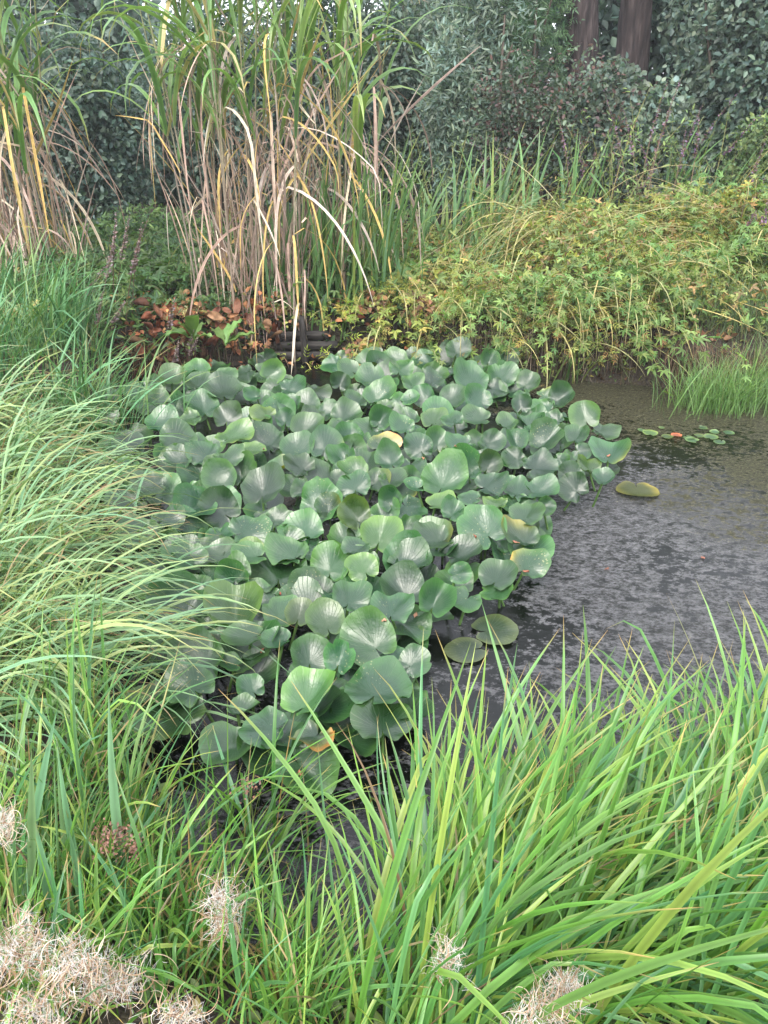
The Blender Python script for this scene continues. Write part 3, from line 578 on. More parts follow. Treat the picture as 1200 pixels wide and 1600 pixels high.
# iris and sword leaves
def clump(name, label, cat, centre, n, spread, length, width, az, azs, el, els, bend, cols, group, fine=0, tip=(.45, .33, .12), tipfrac=.08, kink=.08, mat=None, finecols=None, partname='blade', seg=SEG, twist=.6, wob=.2, power=1.5, minz=-.05, dead=.025):
    c = np.array(centre, float); t = thing(name, label, cat, c, group)
    def mk(k, wf=1.0, lf_=1.0, cl=cols):
        b = c + np.stack([rng.normal(0, spread[0] * .6, k), rng.normal(0, spread[1] * .6, k), np.zeros(k)], 1); b[:, 2] = np.maximum(ground_z(b[:, 0], b[:, 1]), minz) - .01
        colr = colour_var(cl, k, .2, .08); dd_ = rng.random(k) < dead; colr[dd_] = colour_var([(.28, .22, .10), (.20, .13, .065), (.30, .30, .11)], int(dd_.sum()), .2)
        return b, blades(b, az + rng.normal(0, azs, k), np.clip(el + rng.normal(0, els, k), .3, 1.53), U(.6, 1.1, k) * length * lf_, U(.7, 1.2, k) * width * wf * np.where(dd_, .5, 1), U(bend[0], bend[1], k), colr, tip=tip, tipfrac=tipfrac, kink=kink, wob=wob, seg=seg, twist=twist, power=power)
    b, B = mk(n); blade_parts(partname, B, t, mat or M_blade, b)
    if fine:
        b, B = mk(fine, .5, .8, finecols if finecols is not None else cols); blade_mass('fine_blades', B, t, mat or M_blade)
    return t
IR = [(.10, .21, .07), (.14, .26, .09), (.08, .17, .06), (.2, .28, .08)]
clump('iris_clump', 'broad fan of blue-green iris leaves in front of the willow shrub', 'iris', base_at(735, 7.4), 90, (.5, .3), 1.15, .026, .6, .9, 1.35, .15, (.1, .9), IR, 'iris clumps on the far bank', tipfrac=.03)
clump('iris_clump', 'upright iris leaves at the right foot of the reeds', 'iris', base_at(470, 6.15), 55, (.28, .15), 1.2, .022, .5, 1.2, 1.42, .1, (0, .5), IR, 'iris clumps on the far bank', tipfrac=.03)
clump('iris_clump', 'upright iris leaves between the reeds and the bare soil', 'iris', base_at(575, 6.3), 65, (.28, .2), 1.25, .021, .5, 1.2, 1.42, .1, (0, .6), IR, 'iris clumps on the far bank', tipfrac=.03)
clump('iris_clump', 'narrow group of sword leaves standing before the hedge, left of the purple flowers', 'iris', base_at(895, 7.9), 22, (.25, .15), 1.15, .025, .5, 1.0, 1.4, .12, (0, .6), IR, 'iris clumps on the far bank', tipfrac=.03)
clump('iris_clump', 'few leaning sword leaves right of the purple flowers', 'iris', base_at(1060, 7.9), 20, (.35, .15), .95, .026, .3, .6, 1.2, .2, (.1, .8), IR, 'iris clumps on the far bank', tipfrac=.03)
clump('grass_tuft', 'tuft of pale strap leaves arching over the bank above the water', 'grass tuft', PD(945, 485, 6.2), 22, (.08, .04), .5, .016, -1.6, .5, .8, .3, (1.9, 2.6), [(.17, .27, .12), (.2, .3, .14)], 'grass tufts on the far bank', minz=.42, kink=0)
clump('grass_tuft', 'tuft of pale strap leaves arching above the trailing herbs', 'grass tuft', PD(790, 455, 6.5), 18, (.12, .04), .5, .014, -.5, .4, .7, .3, (1.2, 2.0), [(.17, .27, .12), (.2, .3, .14)], 'grass tufts on the far bank', minz=.5, kink=0)
clump('grass_clump', 'green grass blades standing up through the left part of the bank herbs', 'grass', base_at(740, 6.7), 40, (.3, .2), .75, .012, .5, .9, 1.1, .25, (.3, 1.6), IR + [(.2, .27, .1)], 'grass clumps among the herbs of the right bank', fine=80)
clump('grass_clump', 'green grass blades leaning over the crest of the bank below the purple flowers', 'grass', base_at(1010, 7.4), 40, (.5, .2), .7, .011, .4, .9, 1.0, .25, (.3, 1.6), IR + [(.25, .28, .1)], 'grass clumps among the herbs of the right bank', fine=80)
clump('grass_clump', 'green grass blades hanging over the lip of the bank above the rushes', 'grass', base_at(1120, 6.3), 40, (.4, .12), .7, .011, -1.5, .6, .8, .25, (1.6, 2.5), IR + [(.25, .28, .1)], 'grass clumps among the herbs of the right bank', fine=80)
clump('grass_tuft', 'thin tuft growing from the waterline under the trailing herbs', 'grass tuft', P(885, 598, .0), 12, (.1, .04), .45, .014, -.8, .8, 1.3, .2, (.2, .9), IR, 'grass tufts on the far bank', kink=0, minz=0)
clump('rush_clump', 'fine bright green rushes in the water at the right', 'rushes', P(1125, 640, 0), 40, (.28, .14), .5, .006, .9, 1.6, 1.25, .25, (.2, 1.2), [(.13, .24, .06), (.10, .2, .06)], 'rushes at the far water edge', fine=700, minz=0)
clump('rush_clump', 'fine bright green rushes cut by the right edge of the picture', 'rushes', P(1215, 625, 0), 40, (.3, .2), .55, .006, .9, 1.6, 1.25, .25, (.2, 1.2), [(.13, .24, .06), (.10, .2, .06)], 'rushes at the far water edge', fine=700, minz=0)
clump('rush_clump', 'darker rushes where the far bank bends at the right', 'rushes', P(1150, 590, 0), 30, (.5, .12), .5, .006, 1.5, 1.6, 1.3, .2, (.2, .9), [(.09, .16, .06), (.10, .15, .06)], 'rushes at the far water edge', fine=500, minz=0)

ST = [(.34, .32, .14), (.42, .36, .18), (.26, .29, .11)]
for px, Y, az, lb in [(720, 6.5, .25, 'straw-coloured grass stems leaning right from below the irises'), (840, 6.9, .1, 'straw-coloured grass stems lying across the middle of the bank'), (980, 7.1, 3.0, 'straw-coloured grass stems lying leftwards along the crest'), (1130, 6.8, 3.3, 'straw-coloured grass stems fanning left from the right end of the bank')]:
    q = base_at(px, Y); q[2] += .15
    clump('flattened_grass', lb, 'grass stems', q, 70, (.5, .35), 1.25, .006, az, .4, .6, .3, (.5, 1.5), ST, 'flattened grass stems on the far bank', fine=30, kink=0, minz=.5, tip=(.4, .3, .15), tipfrac=.1)

# hanging dry grass and roots on the bank face
def hang(label, a, b, n, cols, ln=(.15, .4), z0=.3):
    xy, u = edge_pts(n, a, b, .12); kp = np.sin(u * .06) + np.sin(u * .023 + 1) + U(-1.2, 1.2, n) > -.3; xy, u = xy[kp], u[kp]; n = len(u); zz = U(z0 - .28, z0 - .02, n); pos = np.stack([xy[:, 0], xy[:, 1] + U(-.08, .08, n), zz], 1)
    t = thing('hanging_thatch', label, 'thatch', (pos[:, 0].mean(), pos[:, 1].mean(), z0), 'dry grass hanging down the far bank')
    B = blades(pos, -1.57 + rng.normal(0, .7, n), U(-.9, .3, n), U(ln[0], ln[1], n) * .75, U(.002, .005, n), U(.7, 1.6, n), colour_var(cols, n, .3, .06), tipfrac=0, power=.4, seg=7)
    blade_mass('dry_strands', B, t, M_dry)
TH = [(.11, .085, .06), (.07, .05, .038), (.2, .16, .12), (.045, .032, .026), (.10, .12, .05)]
hang('russet thatch hanging below the docks at the left corner of the pond', 190, 330, 700, [(.16, .08, .055), (.10, .05, .035), (.22, .13, .09)])
hang('thatch hanging under the middle reeds beside the old boards', 330, 440, 350, TH)
hang('thin thatch hanging under the bare soil', 500, 660, 350, TH, (.08, .22))
hang('dark thatch hanging behind the rear lily leaves', 660, 830, 900, TH, (.2, .45), .38)
hang('long dark thatch hanging behind the trailing herbs', 830, 1010, 900, TH, (.2, .45), .4)
hang('brown thatch hanging above the rushes', 1010, 1230, 900, [(.11, .075, .045), (.07, .045, .03), (.17, .13, .09)], (.2, .45), .36)
# curled russet dead leaves on the bank face
def dead_leaf_mesh(w=.1, l=.17):
    nx, ny = 5, 7; V = []
    c1, c2, ph = U(-1.6, 1.6), U(.6, 2.2) * rng.choice([-1, 1]), U(0, 6)
    for j in range(ny):
        v = j / (ny - 1); ww = w * math.sin(math.pi * (0.08 + .88 * v)) ** .7 * .5
        for i in range(nx):
            u = i / (nx - 1) * 2 - 1; a = u * c2 * .7
            V.append((math.sin(a) * ww / max(abs(c2) * .7, .3) * .9, math.sin(v * c1) * l / max(abs(c1), .3), (1 - math.cos(a)) * ww * .9 + (1 - math.cos(v * c1)) * l * .35 + .008 * math.sin(5 * v + ph + 3 * u)))
    return np.array(V), grid_faces(nx, ny)
deadspots = [(x_, y_) for x_, y_ in zip(np.random.default_rng(3).uniform(195, 450, 70), np.random.default_rng(4).uniform(470, 585, 70)) if y_ < 590 - (x_ - 200) * .22] + [(600, 500), (615, 520), (640, 510), (585, 515), (660, 500), (630, 490), (570, 495), (545, 505)] + [(215, 535), (232, 548), (250, 560), (236, 520), (268, 512), (285, 530), (305, 545), (262, 575), (242, 585), (292, 500), (318, 520), (345, 505), (362, 488), (380, 492), (398, 500), (412, 508), (372, 512), (335, 540), (225, 570), (205, 550), (325, 490), (350, 530)]
dt = thing('dead_dock_plant', 'heap of curled russet dead leaves on the bank face under the reeds', 'dead leaves', P(300, 530, .3))
for k, (a, b) in enumerate(deadspots):
    q = PD(a, b, float(np.interp(a, [p[0] for p in px_poly], np.array(far_edge)[:, 1])) + .0); V, F = dead_leaf_mesh(U(.05, .10), U(.08, .17))
    e = rng.normal(size=(3, 3)); Q, _ = np.linalg.qr(e); V = V @ Q.T
    part('dead_leaf', make_mesh('dead_leaf', V, F, np.tile(colour_var([(.14, .05, .028), (.19, .08, .045), (.08, .035, .022), (.24, .13, .07), (.12, .075, .04)], 1, .2)[0], (len(V), 1)), mat=M_dead), dt, q - np.array(dt.location))

# old boards at the water's edge
bt = thing('timber_edging', 'dark rotting timber edging with an upright stake below the bare soil', 'timber edging', (*P(475, 560)[:2], 0))
bp = P(470, 556, .05)
def box(name, parent, c, s, rz=0.0, jit=.004):
    sub = 7; V = []; xs = np.linspace(-.5, .5, sub)
    for x in xs:
        for (y, z) in ((-.5, -.5), (.5, -.5), (.5, .5), (-.5, .5)):
            V.append((x * s[0], y * s[1] + U(-jit, jit), z * s[2] + U(-jit, jit)))
    F = []
    for i in range(sub - 1):
        for j in range(4): k = (j + 1) % 4; F.append((i * 4 + j, i * 4 + k, i * 4 + 4 + k, i * 4 + 4 + j))
    F += [(3, 2, 1, 0), tuple((sub - 1) * 4 + q for q in (0, 1, 2, 3))]
    m = make_mesh(name, V, F, mat=M_wood, smooth=False); o = part(name, m, parent, np.array(c) - np.array(parent.location)); o.rotation_euler = (0, 0, rz); return o
for k, (z, dx) in enumerate([(.04, 0), (.118, .04), (.196, -.03)]): box('board', bt, (bp[0] + dx, bp[1] + .03 + .012 * k, z), (.50, .028, .072), .02)
st = box('stake', bt, (bp[0] + .03, bp[1] - .03, .16), (.42, .04, .045)); st.rotation_euler = (0, R(88), 0)

# dock plants with broad green leaves by the left corner
def strap_leaf(L_, W_, e0, az, bend, col, colv=.15, wavy=.012):
    n = 10; m = 5; s = np.linspace(0, 1, n); e = e0 - bend * s ** 1.2; ds = L_ / (n - 1)
    x = np.concatenate([[0], np.cumsum(np.cos(e[:-1]) * ds)]); z = np.concatenate([[0], np.cumsum(np.sin(e[:-1]) * ds)])
    wd = W_ * .5 * np.where(s < .25, .12 + s * .6, np.sin(np.pi * (.2 + .8 * (s - .25) / .75)) ** .8).clip(.02, 1)
    V = []; ph = U(0, 6)
    for j in range(n):
        for i in range(m):
            u = i / (m - 1) * 2 - 1; V.append((x[j] - abs(u) * math.sin(e[j]) * wd[j] * .35, u * wd[j], z[j] + abs(u) * math.cos(e[j]) * wd[j] * .35 + wavy * math.sin(ph + j * 2.1) * abs(u)))
    V = np.array(V); c, q = math.cos(az), math.sin(az); V = np.stack([V[:, 0] * c - V[:, 1] * q, V[:, 0] * q + V[:, 1] * c, V[:, 2]], 1)
    return V, grid_faces(m, n), np.tile(colour_var(col, 1, colv)[0], (len(V), 1))
for (px, py), lb, n in [((262, 505), 'dock with broad hanging green leaves over the russet dead leaves', 7), ((305, 530), 'dock with upright pointed leaves at the back left of the lilies', 6), ((355, 535), 'small dock with heart-shaped leaves under the long dry reed leaf', 5), ((600, 480), 'small dock with grey-green leaves on the bare soil', 5)]:
    q = P(px, py, .28); q[1] -= .06; t = thing('dock_plant', lb, 'dock', q, 'docks on the far bank')
    for k in range(n):
        V, F, C = strap_leaf(U(.2, .34), U(.06, .10), U(.3, 1.3), U(0, 6.28), U(.5, 1.9), (.11, .2, .06)); part('leaf', make_mesh('leaf', V, F, C, mat=M_leaf), t)

# ------------------------------------------------------------------ the pond lilies
def lily_mesh(size, ax, ay, nz, cup, fold, wave, gap, col, spots=0, tear=0):
    NA, NR = 40, 7; g0 = gap; ph = np.linspace(-np.pi + g0, np.pi - g0, NA); oy = -0.2; b, a = .5 * U(.95, 1.08), .5
    dx, dy = np.sin(ph), np.cos(ph)                     # ray from the stalk to the oval outline
    A = (dx / a) ** 2 + (dy / b) ** 2; B_ = 2 * oy * dy / b ** 2; Cc = oy ** 2 / b ** 2 - 1
    r = (-B_ + np.sqrt(B_ ** 2 - 4 * A * Cc)) / (2 * A)
    dd = np.minimum(ph - ph[0], ph[-1] - ph); r = r * (1 - .38 * np.exp(-(dd / .22) ** 2)) * (1 + .10 * np.exp(-((dd - .55) / .3) ** 2))
    k1, k2, k3 = U(0, 6.28, 3); r = r * (1 + .018 * np.sin(ph * 3 + k1) + .014 * np.sin(ph * 7 + k2) + .008 * np.sin(ph * 17 + k3))
    for _ in range(int(rng.random() < .35) * 2): r = r * (1 - U(.06, .22) * np.exp(-((ph - U(-2.6, 2.6)) / U(.05, .14)) ** 2))
    rho = (np.linspace(0, 1, NR + 1)[1:]) ** .85
    X = rho[:, None] * (r * dx)[None]; Y = rho[:, None] * (r * dy)[None]; RR = np.hypot(X, Y)
    asym = U(.5, 1.5)
    Z = cup * RR ** 2 + fold * np.where(X > 0, asym, 2 - asym) * np.abs(X) * .6 + wave * RR ** 1.6 * np.sin(3 * ph + k1)[None] + .35 * wave * (rho[:, None] ** 4) * np.sin(8 * ph + k3)[None] * .5
    Z += .012 * np.exp(-(rho[:, None]) * 3)             # slight dimple at the stalk
    # some margins roll up
    rs = U(-1, 1, 1)[0] * np.pi; Z += U(0, .22) * (rho[:, None] ** 4) * np.exp(-((np.angle(np.exp(1j * (ph - rs)))) / .7) ** 2)[None] * .6
    V = np.concatenate([[[0, 0, -.004]], np.stack([X, Y, Z], -1).reshape(-1, 3)]) * size
    F = [];  
    i = np.arange(NR * NA).reshape(NR, NA) + 1
    q = np.stack([i[:-1, :-1], i[1:, :-1], i[1:, 1:], i[:-1, 1:]], -1).reshape(-1, 4)
    c0 = np.stack([np.zeros(NA - 1, int), i[0, :-1], i[0, 1:], i[0, 1:]], -1)
    # centre fan as quads over pairs
    fan = np.array([(0, int(i[0, k]), int(i[0, k + 1]), int(i[0, min(k + 2, NA - 1)])) for k in range(0, NA - 2, 2)] )
    fan2 = [(0, int(i[0, NA - 2]), int(i[0, NA - 1]))]
    F = np.vstack([q, fan])[:, ::-1]
    pol = np.concatenate([[[0, 0]], np.stack([np.broadcast_to(ph[None], X.shape), np.broadcast_to(rho[:, None], X.shape)], -1).reshape(-1, 2)])
    az_ = np.cross(ax, ay); W = V[:, :1] * ax + V[:, 1:2] * ay + V[:, 2:] * az_
    C = np.tile(col, (len(W), 1))
    if spots:    # yellow/brown decayed margin patch
        a0 = U(-2.5, 2.5); dA = np.angle(np.exp(1j * (pol[:, 0] - a0))); f = np.clip(1.25 * spots * (pol[:, 1] ** 2) * np.exp(-(dA / (.5 + .6 * spots)) ** 2), 0, 1)[:, None]
        C = C * (1 - f) + np.array((.19, .19, .045)) * f
        f2 = np.clip((f - .75) * 3, 0, 1); C = C * (1 - f2) + np.array((.20, .10, .035)) * f2
    return W, F, C, pol
LG = np.array((.015, .056, .019))
c5 = [(165,252,95,58,300),(145,320,95,65,200),(335,262,150,85,320),(500,148,115,62,300),(500,190,115,48,250),(595,165,95,52,200),(775,155,92,88,215),(680,150,95,52,30),(405,172,95,48,270),(845,208,95,72,180),(940,222,105,55,160),(600,222,150,70,270),(525,282,125,95,280),(612,322,105,95,250),(715,235,62,52,0),(850,272,90,68,300),(755,305,92,62,330),(830,332,78,68,270),(900,360,125,88,205),(365,345,125,62,250),(420,405,140,118,230),(430,482,105,72,280),(530,460,118,82,300),(605,475,112,62,210),(625,390,140,62,200),(690,442,112,62,150),(770,410,130,92,300),(870,440,130,92,250),(890,502,122,98,320),(790,508,115,52,200),(590,555,132,112,290),(665,530,112,92,270),(745,590,168,132,250),(505,640,160,132,30),(595,672,152,142,320),(680,745,152,112,200),(570,840,132,82,200),(710,832,122,78,0),(795,700,92,72,220),(900,752,165,115,300),(845,822,152,112,30),(640,910,125,92,270),(470,850,155,112,330),(330,570,125,92,0),(250,420,115,80,300),(230,500,120,70,30),(380,700,120,80,200),(955,655,165,145,240),(905,590,90,60,20),(480,320,90,50,10),(250,640,140,110,20),(300,760,150,120,340)]
c6 = [(515,70,95,78,250),(635,105,72,68,250),(700,102,105,85,300),(680,168,118,88,250),(570,182,135,80,300),(775,190,88,78,240),(840,235,62,48,200),(895,245,98,82,220),(995,322,112,112,300),(1055,368,100,52,180),(1082,455,148,76,270),(1060,550,82,42,270),(955,588,118,108,320),(840,405,132,108,230),(815,505,132,92,210),(900,475,62,82,150),(975,445,72,120,160),(1010,505,90,50,300),(735,472,92,85,0),(755,275,75,88,270),(600,255,102,92,320),(600,320,112,72,0),(490,250,102,72,230),(390,245,88,88,300),(300,140,95,62,250),(115,140,85,62,320),(75,190,75,72,250),(215,240,122,78,210),(200,182,125,60,300),(225,330,92,92,240),(315,352,98,68,320),(425,330,105,82,250),(500,332,85,52,300),(440,415,98,92,270),(537,415,112,72,30),(375,435,108,102,300),(230,428,125,96,200),(265,482,112,82,300),(340,500,125,72,90),(640,410,92,82,210),(700,345,85,42,270),(740,410,85,62,300),(460,560,178,135,250),(545,515,150,145,300),(632,500,95,122,250),(630,572,122,92,200),(715,568,75,62,320),(840,650,75,105,170),(770,688,132,82,250),(620,745,182,165,310),(765,770,145,92,340),(775,875,145,115,240),(660,920,145,102,250),(515,905,85,92,200),(440,770,152,95,20),(520,830,142,82,210),(495,675,95,78,250),(440,640,105,62,200),(360,575,75,62,0),(265,635,92,122,285),(225,770,162,145,250),(130,580,128,112,280),(135,690,130,142,300),(30,660,105,145,270),(50,865,135,125,270),(168,875,132,102,300),(320,865,172,112,200),(270,555,112,72,250),(140,525,115,62,0),(90,475,105,82,320),(20,430,132,122,250),(110,400,112,112,300),(570,620,80,50,0),(960,390,90,60,250),(880,430,80,60,300),(820,590,120,60,200),(740,600,120,60,250),(670,640,90,50,0),(600,470,90,70,150),(330,250,70,50,200),(250,280,80,50,0),(420,180,90,60,260),(350,195,90,60,280)]
c7 = [(325,52,128,82,10),(470,44,122,85,300),(612,38,152,92,320),(757,92,158,150,265),(562,120,228,142,270),(400,140,125,122,320),(885,98,125,112,300),(215,60,190,100,330),(205,245,230,215,300),(400,258,215,138,270),(568,265,142,118,240),(450,345,152,98,350),(640,268,110,98,250),(745,300,152,112,285),(830,210,145,105,250),(1038,180,172,145,300),(988,252,165,115,260),(1150,220,135,155,250),(1035,78,168,125,250),(915,375,212,222,310),(682,432,148,162,270),(790,440,125,150,250),(930,550,255,150,250),(955,680,235,135,270),(665,580,212,160,220),(530,690,172,132,345),(648,822,232,192,125),(700,720,165,100,60),(570,358,115,72,350),(465,545,105,115,300),(395,450,85,62,340),(275,440,210,165,330),(165,640,280,190,320),(390,750,190,165,20),(240,540,190,140,300),(1065,450,125,135,220),(860,20,110,60,300),(100,160,130,110,330),(420,620,110,70,200)]
sink = {('c6', 51): .8, ('c6', 36): 1.0, ('c5', 29): .8, ('c7', 27): 1.6, ('c6', 70): .35, ('c6', 50): .4, ('c6', 10): .3}
spec = [(100 + a / 2.4, 520 + b / 2.4, c_ / 2.4, d / 2.4, e, sink.get(('c5', i), 0)) for i, (a, b, c_, d, e) in enumerate(c5)] \
     + [(500 + a / 2.4, 520 + b / 2.4, c_ / 2.4, d / 2.4, e, sink.get(('c6', i), 0)) for i, (a, b, c_, d, e) in enumerate(c6)] \
     + [(200 + a / 2.4, 850 + b / 2.4, c_ / 2.4, d / 2.4, e, sink.get(('c7', i), 0)) for i, (a, b, c_, d, e) in enumerate(c7)]
patch = np.array([(185,640),(255,585),(380,560),(560,560),(700,545),(800,585),(870,615),(930,655),(960,710),(900,770),(850,800),(840,880),(790,920),(720,965),(645,1000),(640,1150),(520,1180),(430,1190),(330,1150),(210,1100),(235,950),(240,850),(165,730),(150,660)], float)
def inpoly(x, y, pg):
    ins = False; n = len(pg)
    for i in range(n):
        a, b = pg[i], pg[(i + 1) % n]
        if (a[1] > y) != (b[1] > y) and x < (b[0] - a[0]) * (y - a[1]) / (b[1] - a[1]) + a[0]: ins = not ins
    return ins
lily = thing('pond_lily', 'large bed of broad heart-shaped lily leaves standing crowded above the water', 'pond lily', P(520, 800, 0))
LO = np.array(lily.location); camp = np.array([0, 0, CAM_H]); bv = []; bf = []; bn = 0
def put_leaf(px, py, wpx, q, notch, z, sp=0, col=None, parent=None, label=None, tilt=None, stalk=True):
    global bn
    p = P(px, py, z); v = p - camp; dist = np.linalg.norm(v); dep = math.asin(-v[2] / dist); h = v.copy(); h[2] = 0; h /= np.linalg.norm(h)
    t = (math.asin(min(.96, q)) - dep) if tilt is None else tilt
    t = max(-.1, min(1.0, t)) + (0 if tilt is not None else U(-.08, .08))
    r = np.array([h[1], -h[0], 0]); u = h * math.cos(t) + np.array([0, 0, 1]) * math.sin(t)
    roll = U(-.2, .2) if tilt is None else 0; r = r * math.cos(roll) + np.cross(r, u) * math.sin(roll) * 1.0
    th = R(notch + 180); ay = unit(math.cos(th) * r + math.sin(th) * u); nrm = unit(np.cross(r, u)); ax = np.cross(ay, nrm)
    size = wpx / FPX * dist * 1.0
    fl = tilt is not None
    c = colour_var(LG if col is None else col, 1, .22, .12)[0]
    if col is None and U(0, 1) < .12: c = c * np.array([1.9, 1.35, .9])      # older, yellowing leaf
    W, F, C, pol = lily_mesh(size, ax, ay, None, .06 if fl else U(.1, .75), 0 if fl else (U(-.1, .35) if U(0, 1) < .75 else U(.4, .8)), .02 if fl else U(.08, .3), U(.07, .3), c, sp)
    W = W - W.mean(0)                                   # centre of the blade at p
    stalk_pt = W[0].copy(); org = p + stalk_pt; W = W - stalk_pt
    o = part('leaf', make_mesh('leaf', W, F, C, pol, M_lily), parent or lily, org - (LO if parent is None else np.array(parent.location)), label=label)
    bv.append(W + org); bf.extend([tuple(int(k) + bn for k in f) for f in F]); bn += len(W)
    if stalk:
        end = np.array([org[0] + U(-.12, .12), org[1] + U(-.05, .15), -.12]) - org; s = np.linspace(0, 1, 6)[:, None]
        path = s * end + np.stack([np.zeros(6), np.zeros(6), -.03 * np.sin(s[:, 0] * np.pi)], 1) + np.array([0, 0, -.002])
        V, Fq = tube(path, .0055, 6); part('stalk', make_mesh('stalk', V, Fq, np.tile((.10, .19, .05), (len(V), 1)), mat=M_stem), o)
    return o
rng = np.random.default_rng(5)
for k, (px, py, wp, hp, nd, sp) in enumerate(spec):
    near = (py - 540) / 660
    z = .14 + U(-.03, .05) + .02 * (1 - near)
    if sp == 0 and U(0, 1) < .04: sp = U(.1, .3)
    put_leaf(px, py, wp, hp / wp, nd, z, sp, label='leaf browned and curled at its edge' if sp > 1.2 else ('leaf with a yellow decaying edge' if sp >= .7 else None))
cnt = 0; pts = [(s[0], s[1]) for s in spec]
while cnt < 275:
    x, y = U(145, 960), 545 + 645 * U(0, 1) ** 1.5
    if not inpoly(x, y, patch): continue
    if min((x - a) ** 2 + ((y - b) * 1.4) ** 2 for a, b in pts) < (8 + .017 * (y - 540)) ** 2: continue
    pts.append((x, y)); cnt += 1
    wp = (42 + 45 * (y - 540) / 600) * U(.7, 1.1); put_leaf(x, y, wp, U(.5, .85), U(0, 360), U(.05, .125), U(.15, .3) if U(0, 1) < .05 else 0, col=LG * 1.05)
# floating outliers
def floater(name, label, cat, px, py, wp, notch, col, sp=0, group=None):
    t = thing(name, label, cat, P(px, py, .008), group); put_leaf(px, py, wp, .5, notch, .012, sp, col=col, parent=t, tilt=0.02, stalk=False); return t
floater('floating_leaf', 'ragged yellow-green leaf floating alone right of the lily bed', 'floating leaf', 995, 763, 62, 100, (.065, .085, .02), .5)
floater('floating_leaf', 'pale half-sunken lily leaf in front of the lily bed', 'floating leaf', 765, 985, 75, 200, (.032, .065, .035))
floater('floating_leaf', 'second half-sunken lily leaf, under the tips of the sedge', 'floating leaf', 735, 1015, 60, 20, (.03, .06, .033))
pads = [(952, 674, 14, 'small round pad nearest to the lily bed'), (1004, 672, 11, 'tiny round pad left of the larger pad of the row'), (1016, 677, 22, 'largest pad of the row near the rushes'), (1041, 682, 16, 'round pad just left of the orange one'), (1056, 680, 15, 'orange-red pad among the green ones'), (1075, 683, 16, 'round pad just right of the orange one'), (1083, 688, 18, 'round pad lowest in the row'), (1091, 681, 14, 'round pad above the lowest one'), (1110, 683, 20, 'broad pad in the right half of the row'), (1118, 675, 13, 'small pad touching the broad one from behind'), (1125, 690, 16, 'pad at the right end nearest the viewer'), (1097, 668, 13, 'pad at the foot of the rushes'), (1137, 676, 15, 'last pad of the row on the right'), (1035, 668, 9, 'tiny pad farthest back')]
for x, y, w_, lb in pads:
    floater('lily_pad', lb, 'lily pad', x, y, w_, U(0, 360), (.22, .06, .03) if 'orange-red' in lb else (.05, .10, .04), group='small round floating pads')
# small fallen leaves lying on the lily bed and water
tree_b = BVHTree.FromPolygons([Vector(v) for v in np.vstack(bv)], bf)
fal = [(412, 702, 'red petal-like leaf in the cupped lily leaf at the upper left'), (438, 928, 'pale fallen leaf at the notch of the biggest lily leaf'), (712, 697, 'small pinkish fallen leaf on a lily leaf behind'), (661, 716, 'bright red fallen leaf on a lily leaf edge'), (649, 961, 'orange fallen leaf on the lily leaf edge at the centre right'), (410, 1017, 'fallen red-brown leaf between two front lily leaves'), (806, 848, 'pinkish fallen leaf on the holed lily leaf'), (822, 893, 'pink fallen leaf on the spotted round lily leaf'), (742, 838, 'narrow fallen leaf on the large grey lily leaf'), (470, 1209, 'brown fallen leaf on the notched front lily leaf'), (948, 889, 'pale orange fallen leaf floating on open water'), (1098, 872, 'pink fallen leaf floating farthest right on the water'), (951, 712, 'pink fallen leaf on the outermost lily leaf'), (600, 970, 'tiny pale fallen leaf on the front lily leaf centre')]
for x, y, lb in fal:
    d = Vector(ray(x, y)).normalized(); hit = tree_b.ray_cast(Vector(camp), d)
    q = P(x, y, .004) if hit[0] is None else np.array(hit[0])
    q = q - np.array(d) * .006 + np.array([0, 0, .002])
    V, F = dead_leaf_mesh(U(.012, .02), U(.02, .036)); a = U(0, 6.28); c_, s_ = math.cos(a), math.sin(a); V = V - V.mean(0); V = np.stack([V[:, 0] * c_ - V[:, 1] * s_, V[:, 0] * s_ + V[:, 1] * c_, V[:, 2] * .5], 1)
    o = bpy.data.objects.new('fallen_leaf', make_mesh('fallen_leaf', V, F, np.tile(colour_var([(.34, .14, .09), (.36, .2, .13), (.28, .08, .05)], 1)[0], (len(V), 1)), mat=M_dead)); link(o); o.location = [float(v) for v in q]
    tag(o, lb, 'fallen leaf', 'small fallen leaves on the lilies and water')

# ------------------------------------------------------------------ grasses of the near and left bank
rng = np.random.default_rng(21)
SG = [(.11, .26, .04), (.17, .33, .06), (.08, .20, .04), (.08, .21, .075), (.13, .27, .07), (.23, .34, .07)]
LGc = [(.19, .33, .16), (.25, .39, .18), (.15, .27, .13), (.27, .35, .14)]
BGc = [(.10, .24, .10), (.13, .29, .13), (.08, .19, .08), (.17, .28, .09)]
TIP = (.5, .30, .12)
def near(px, py, z=.12): q = P(px, py, z); q[2] = max(zg(q[0], q[1]), 0); return q
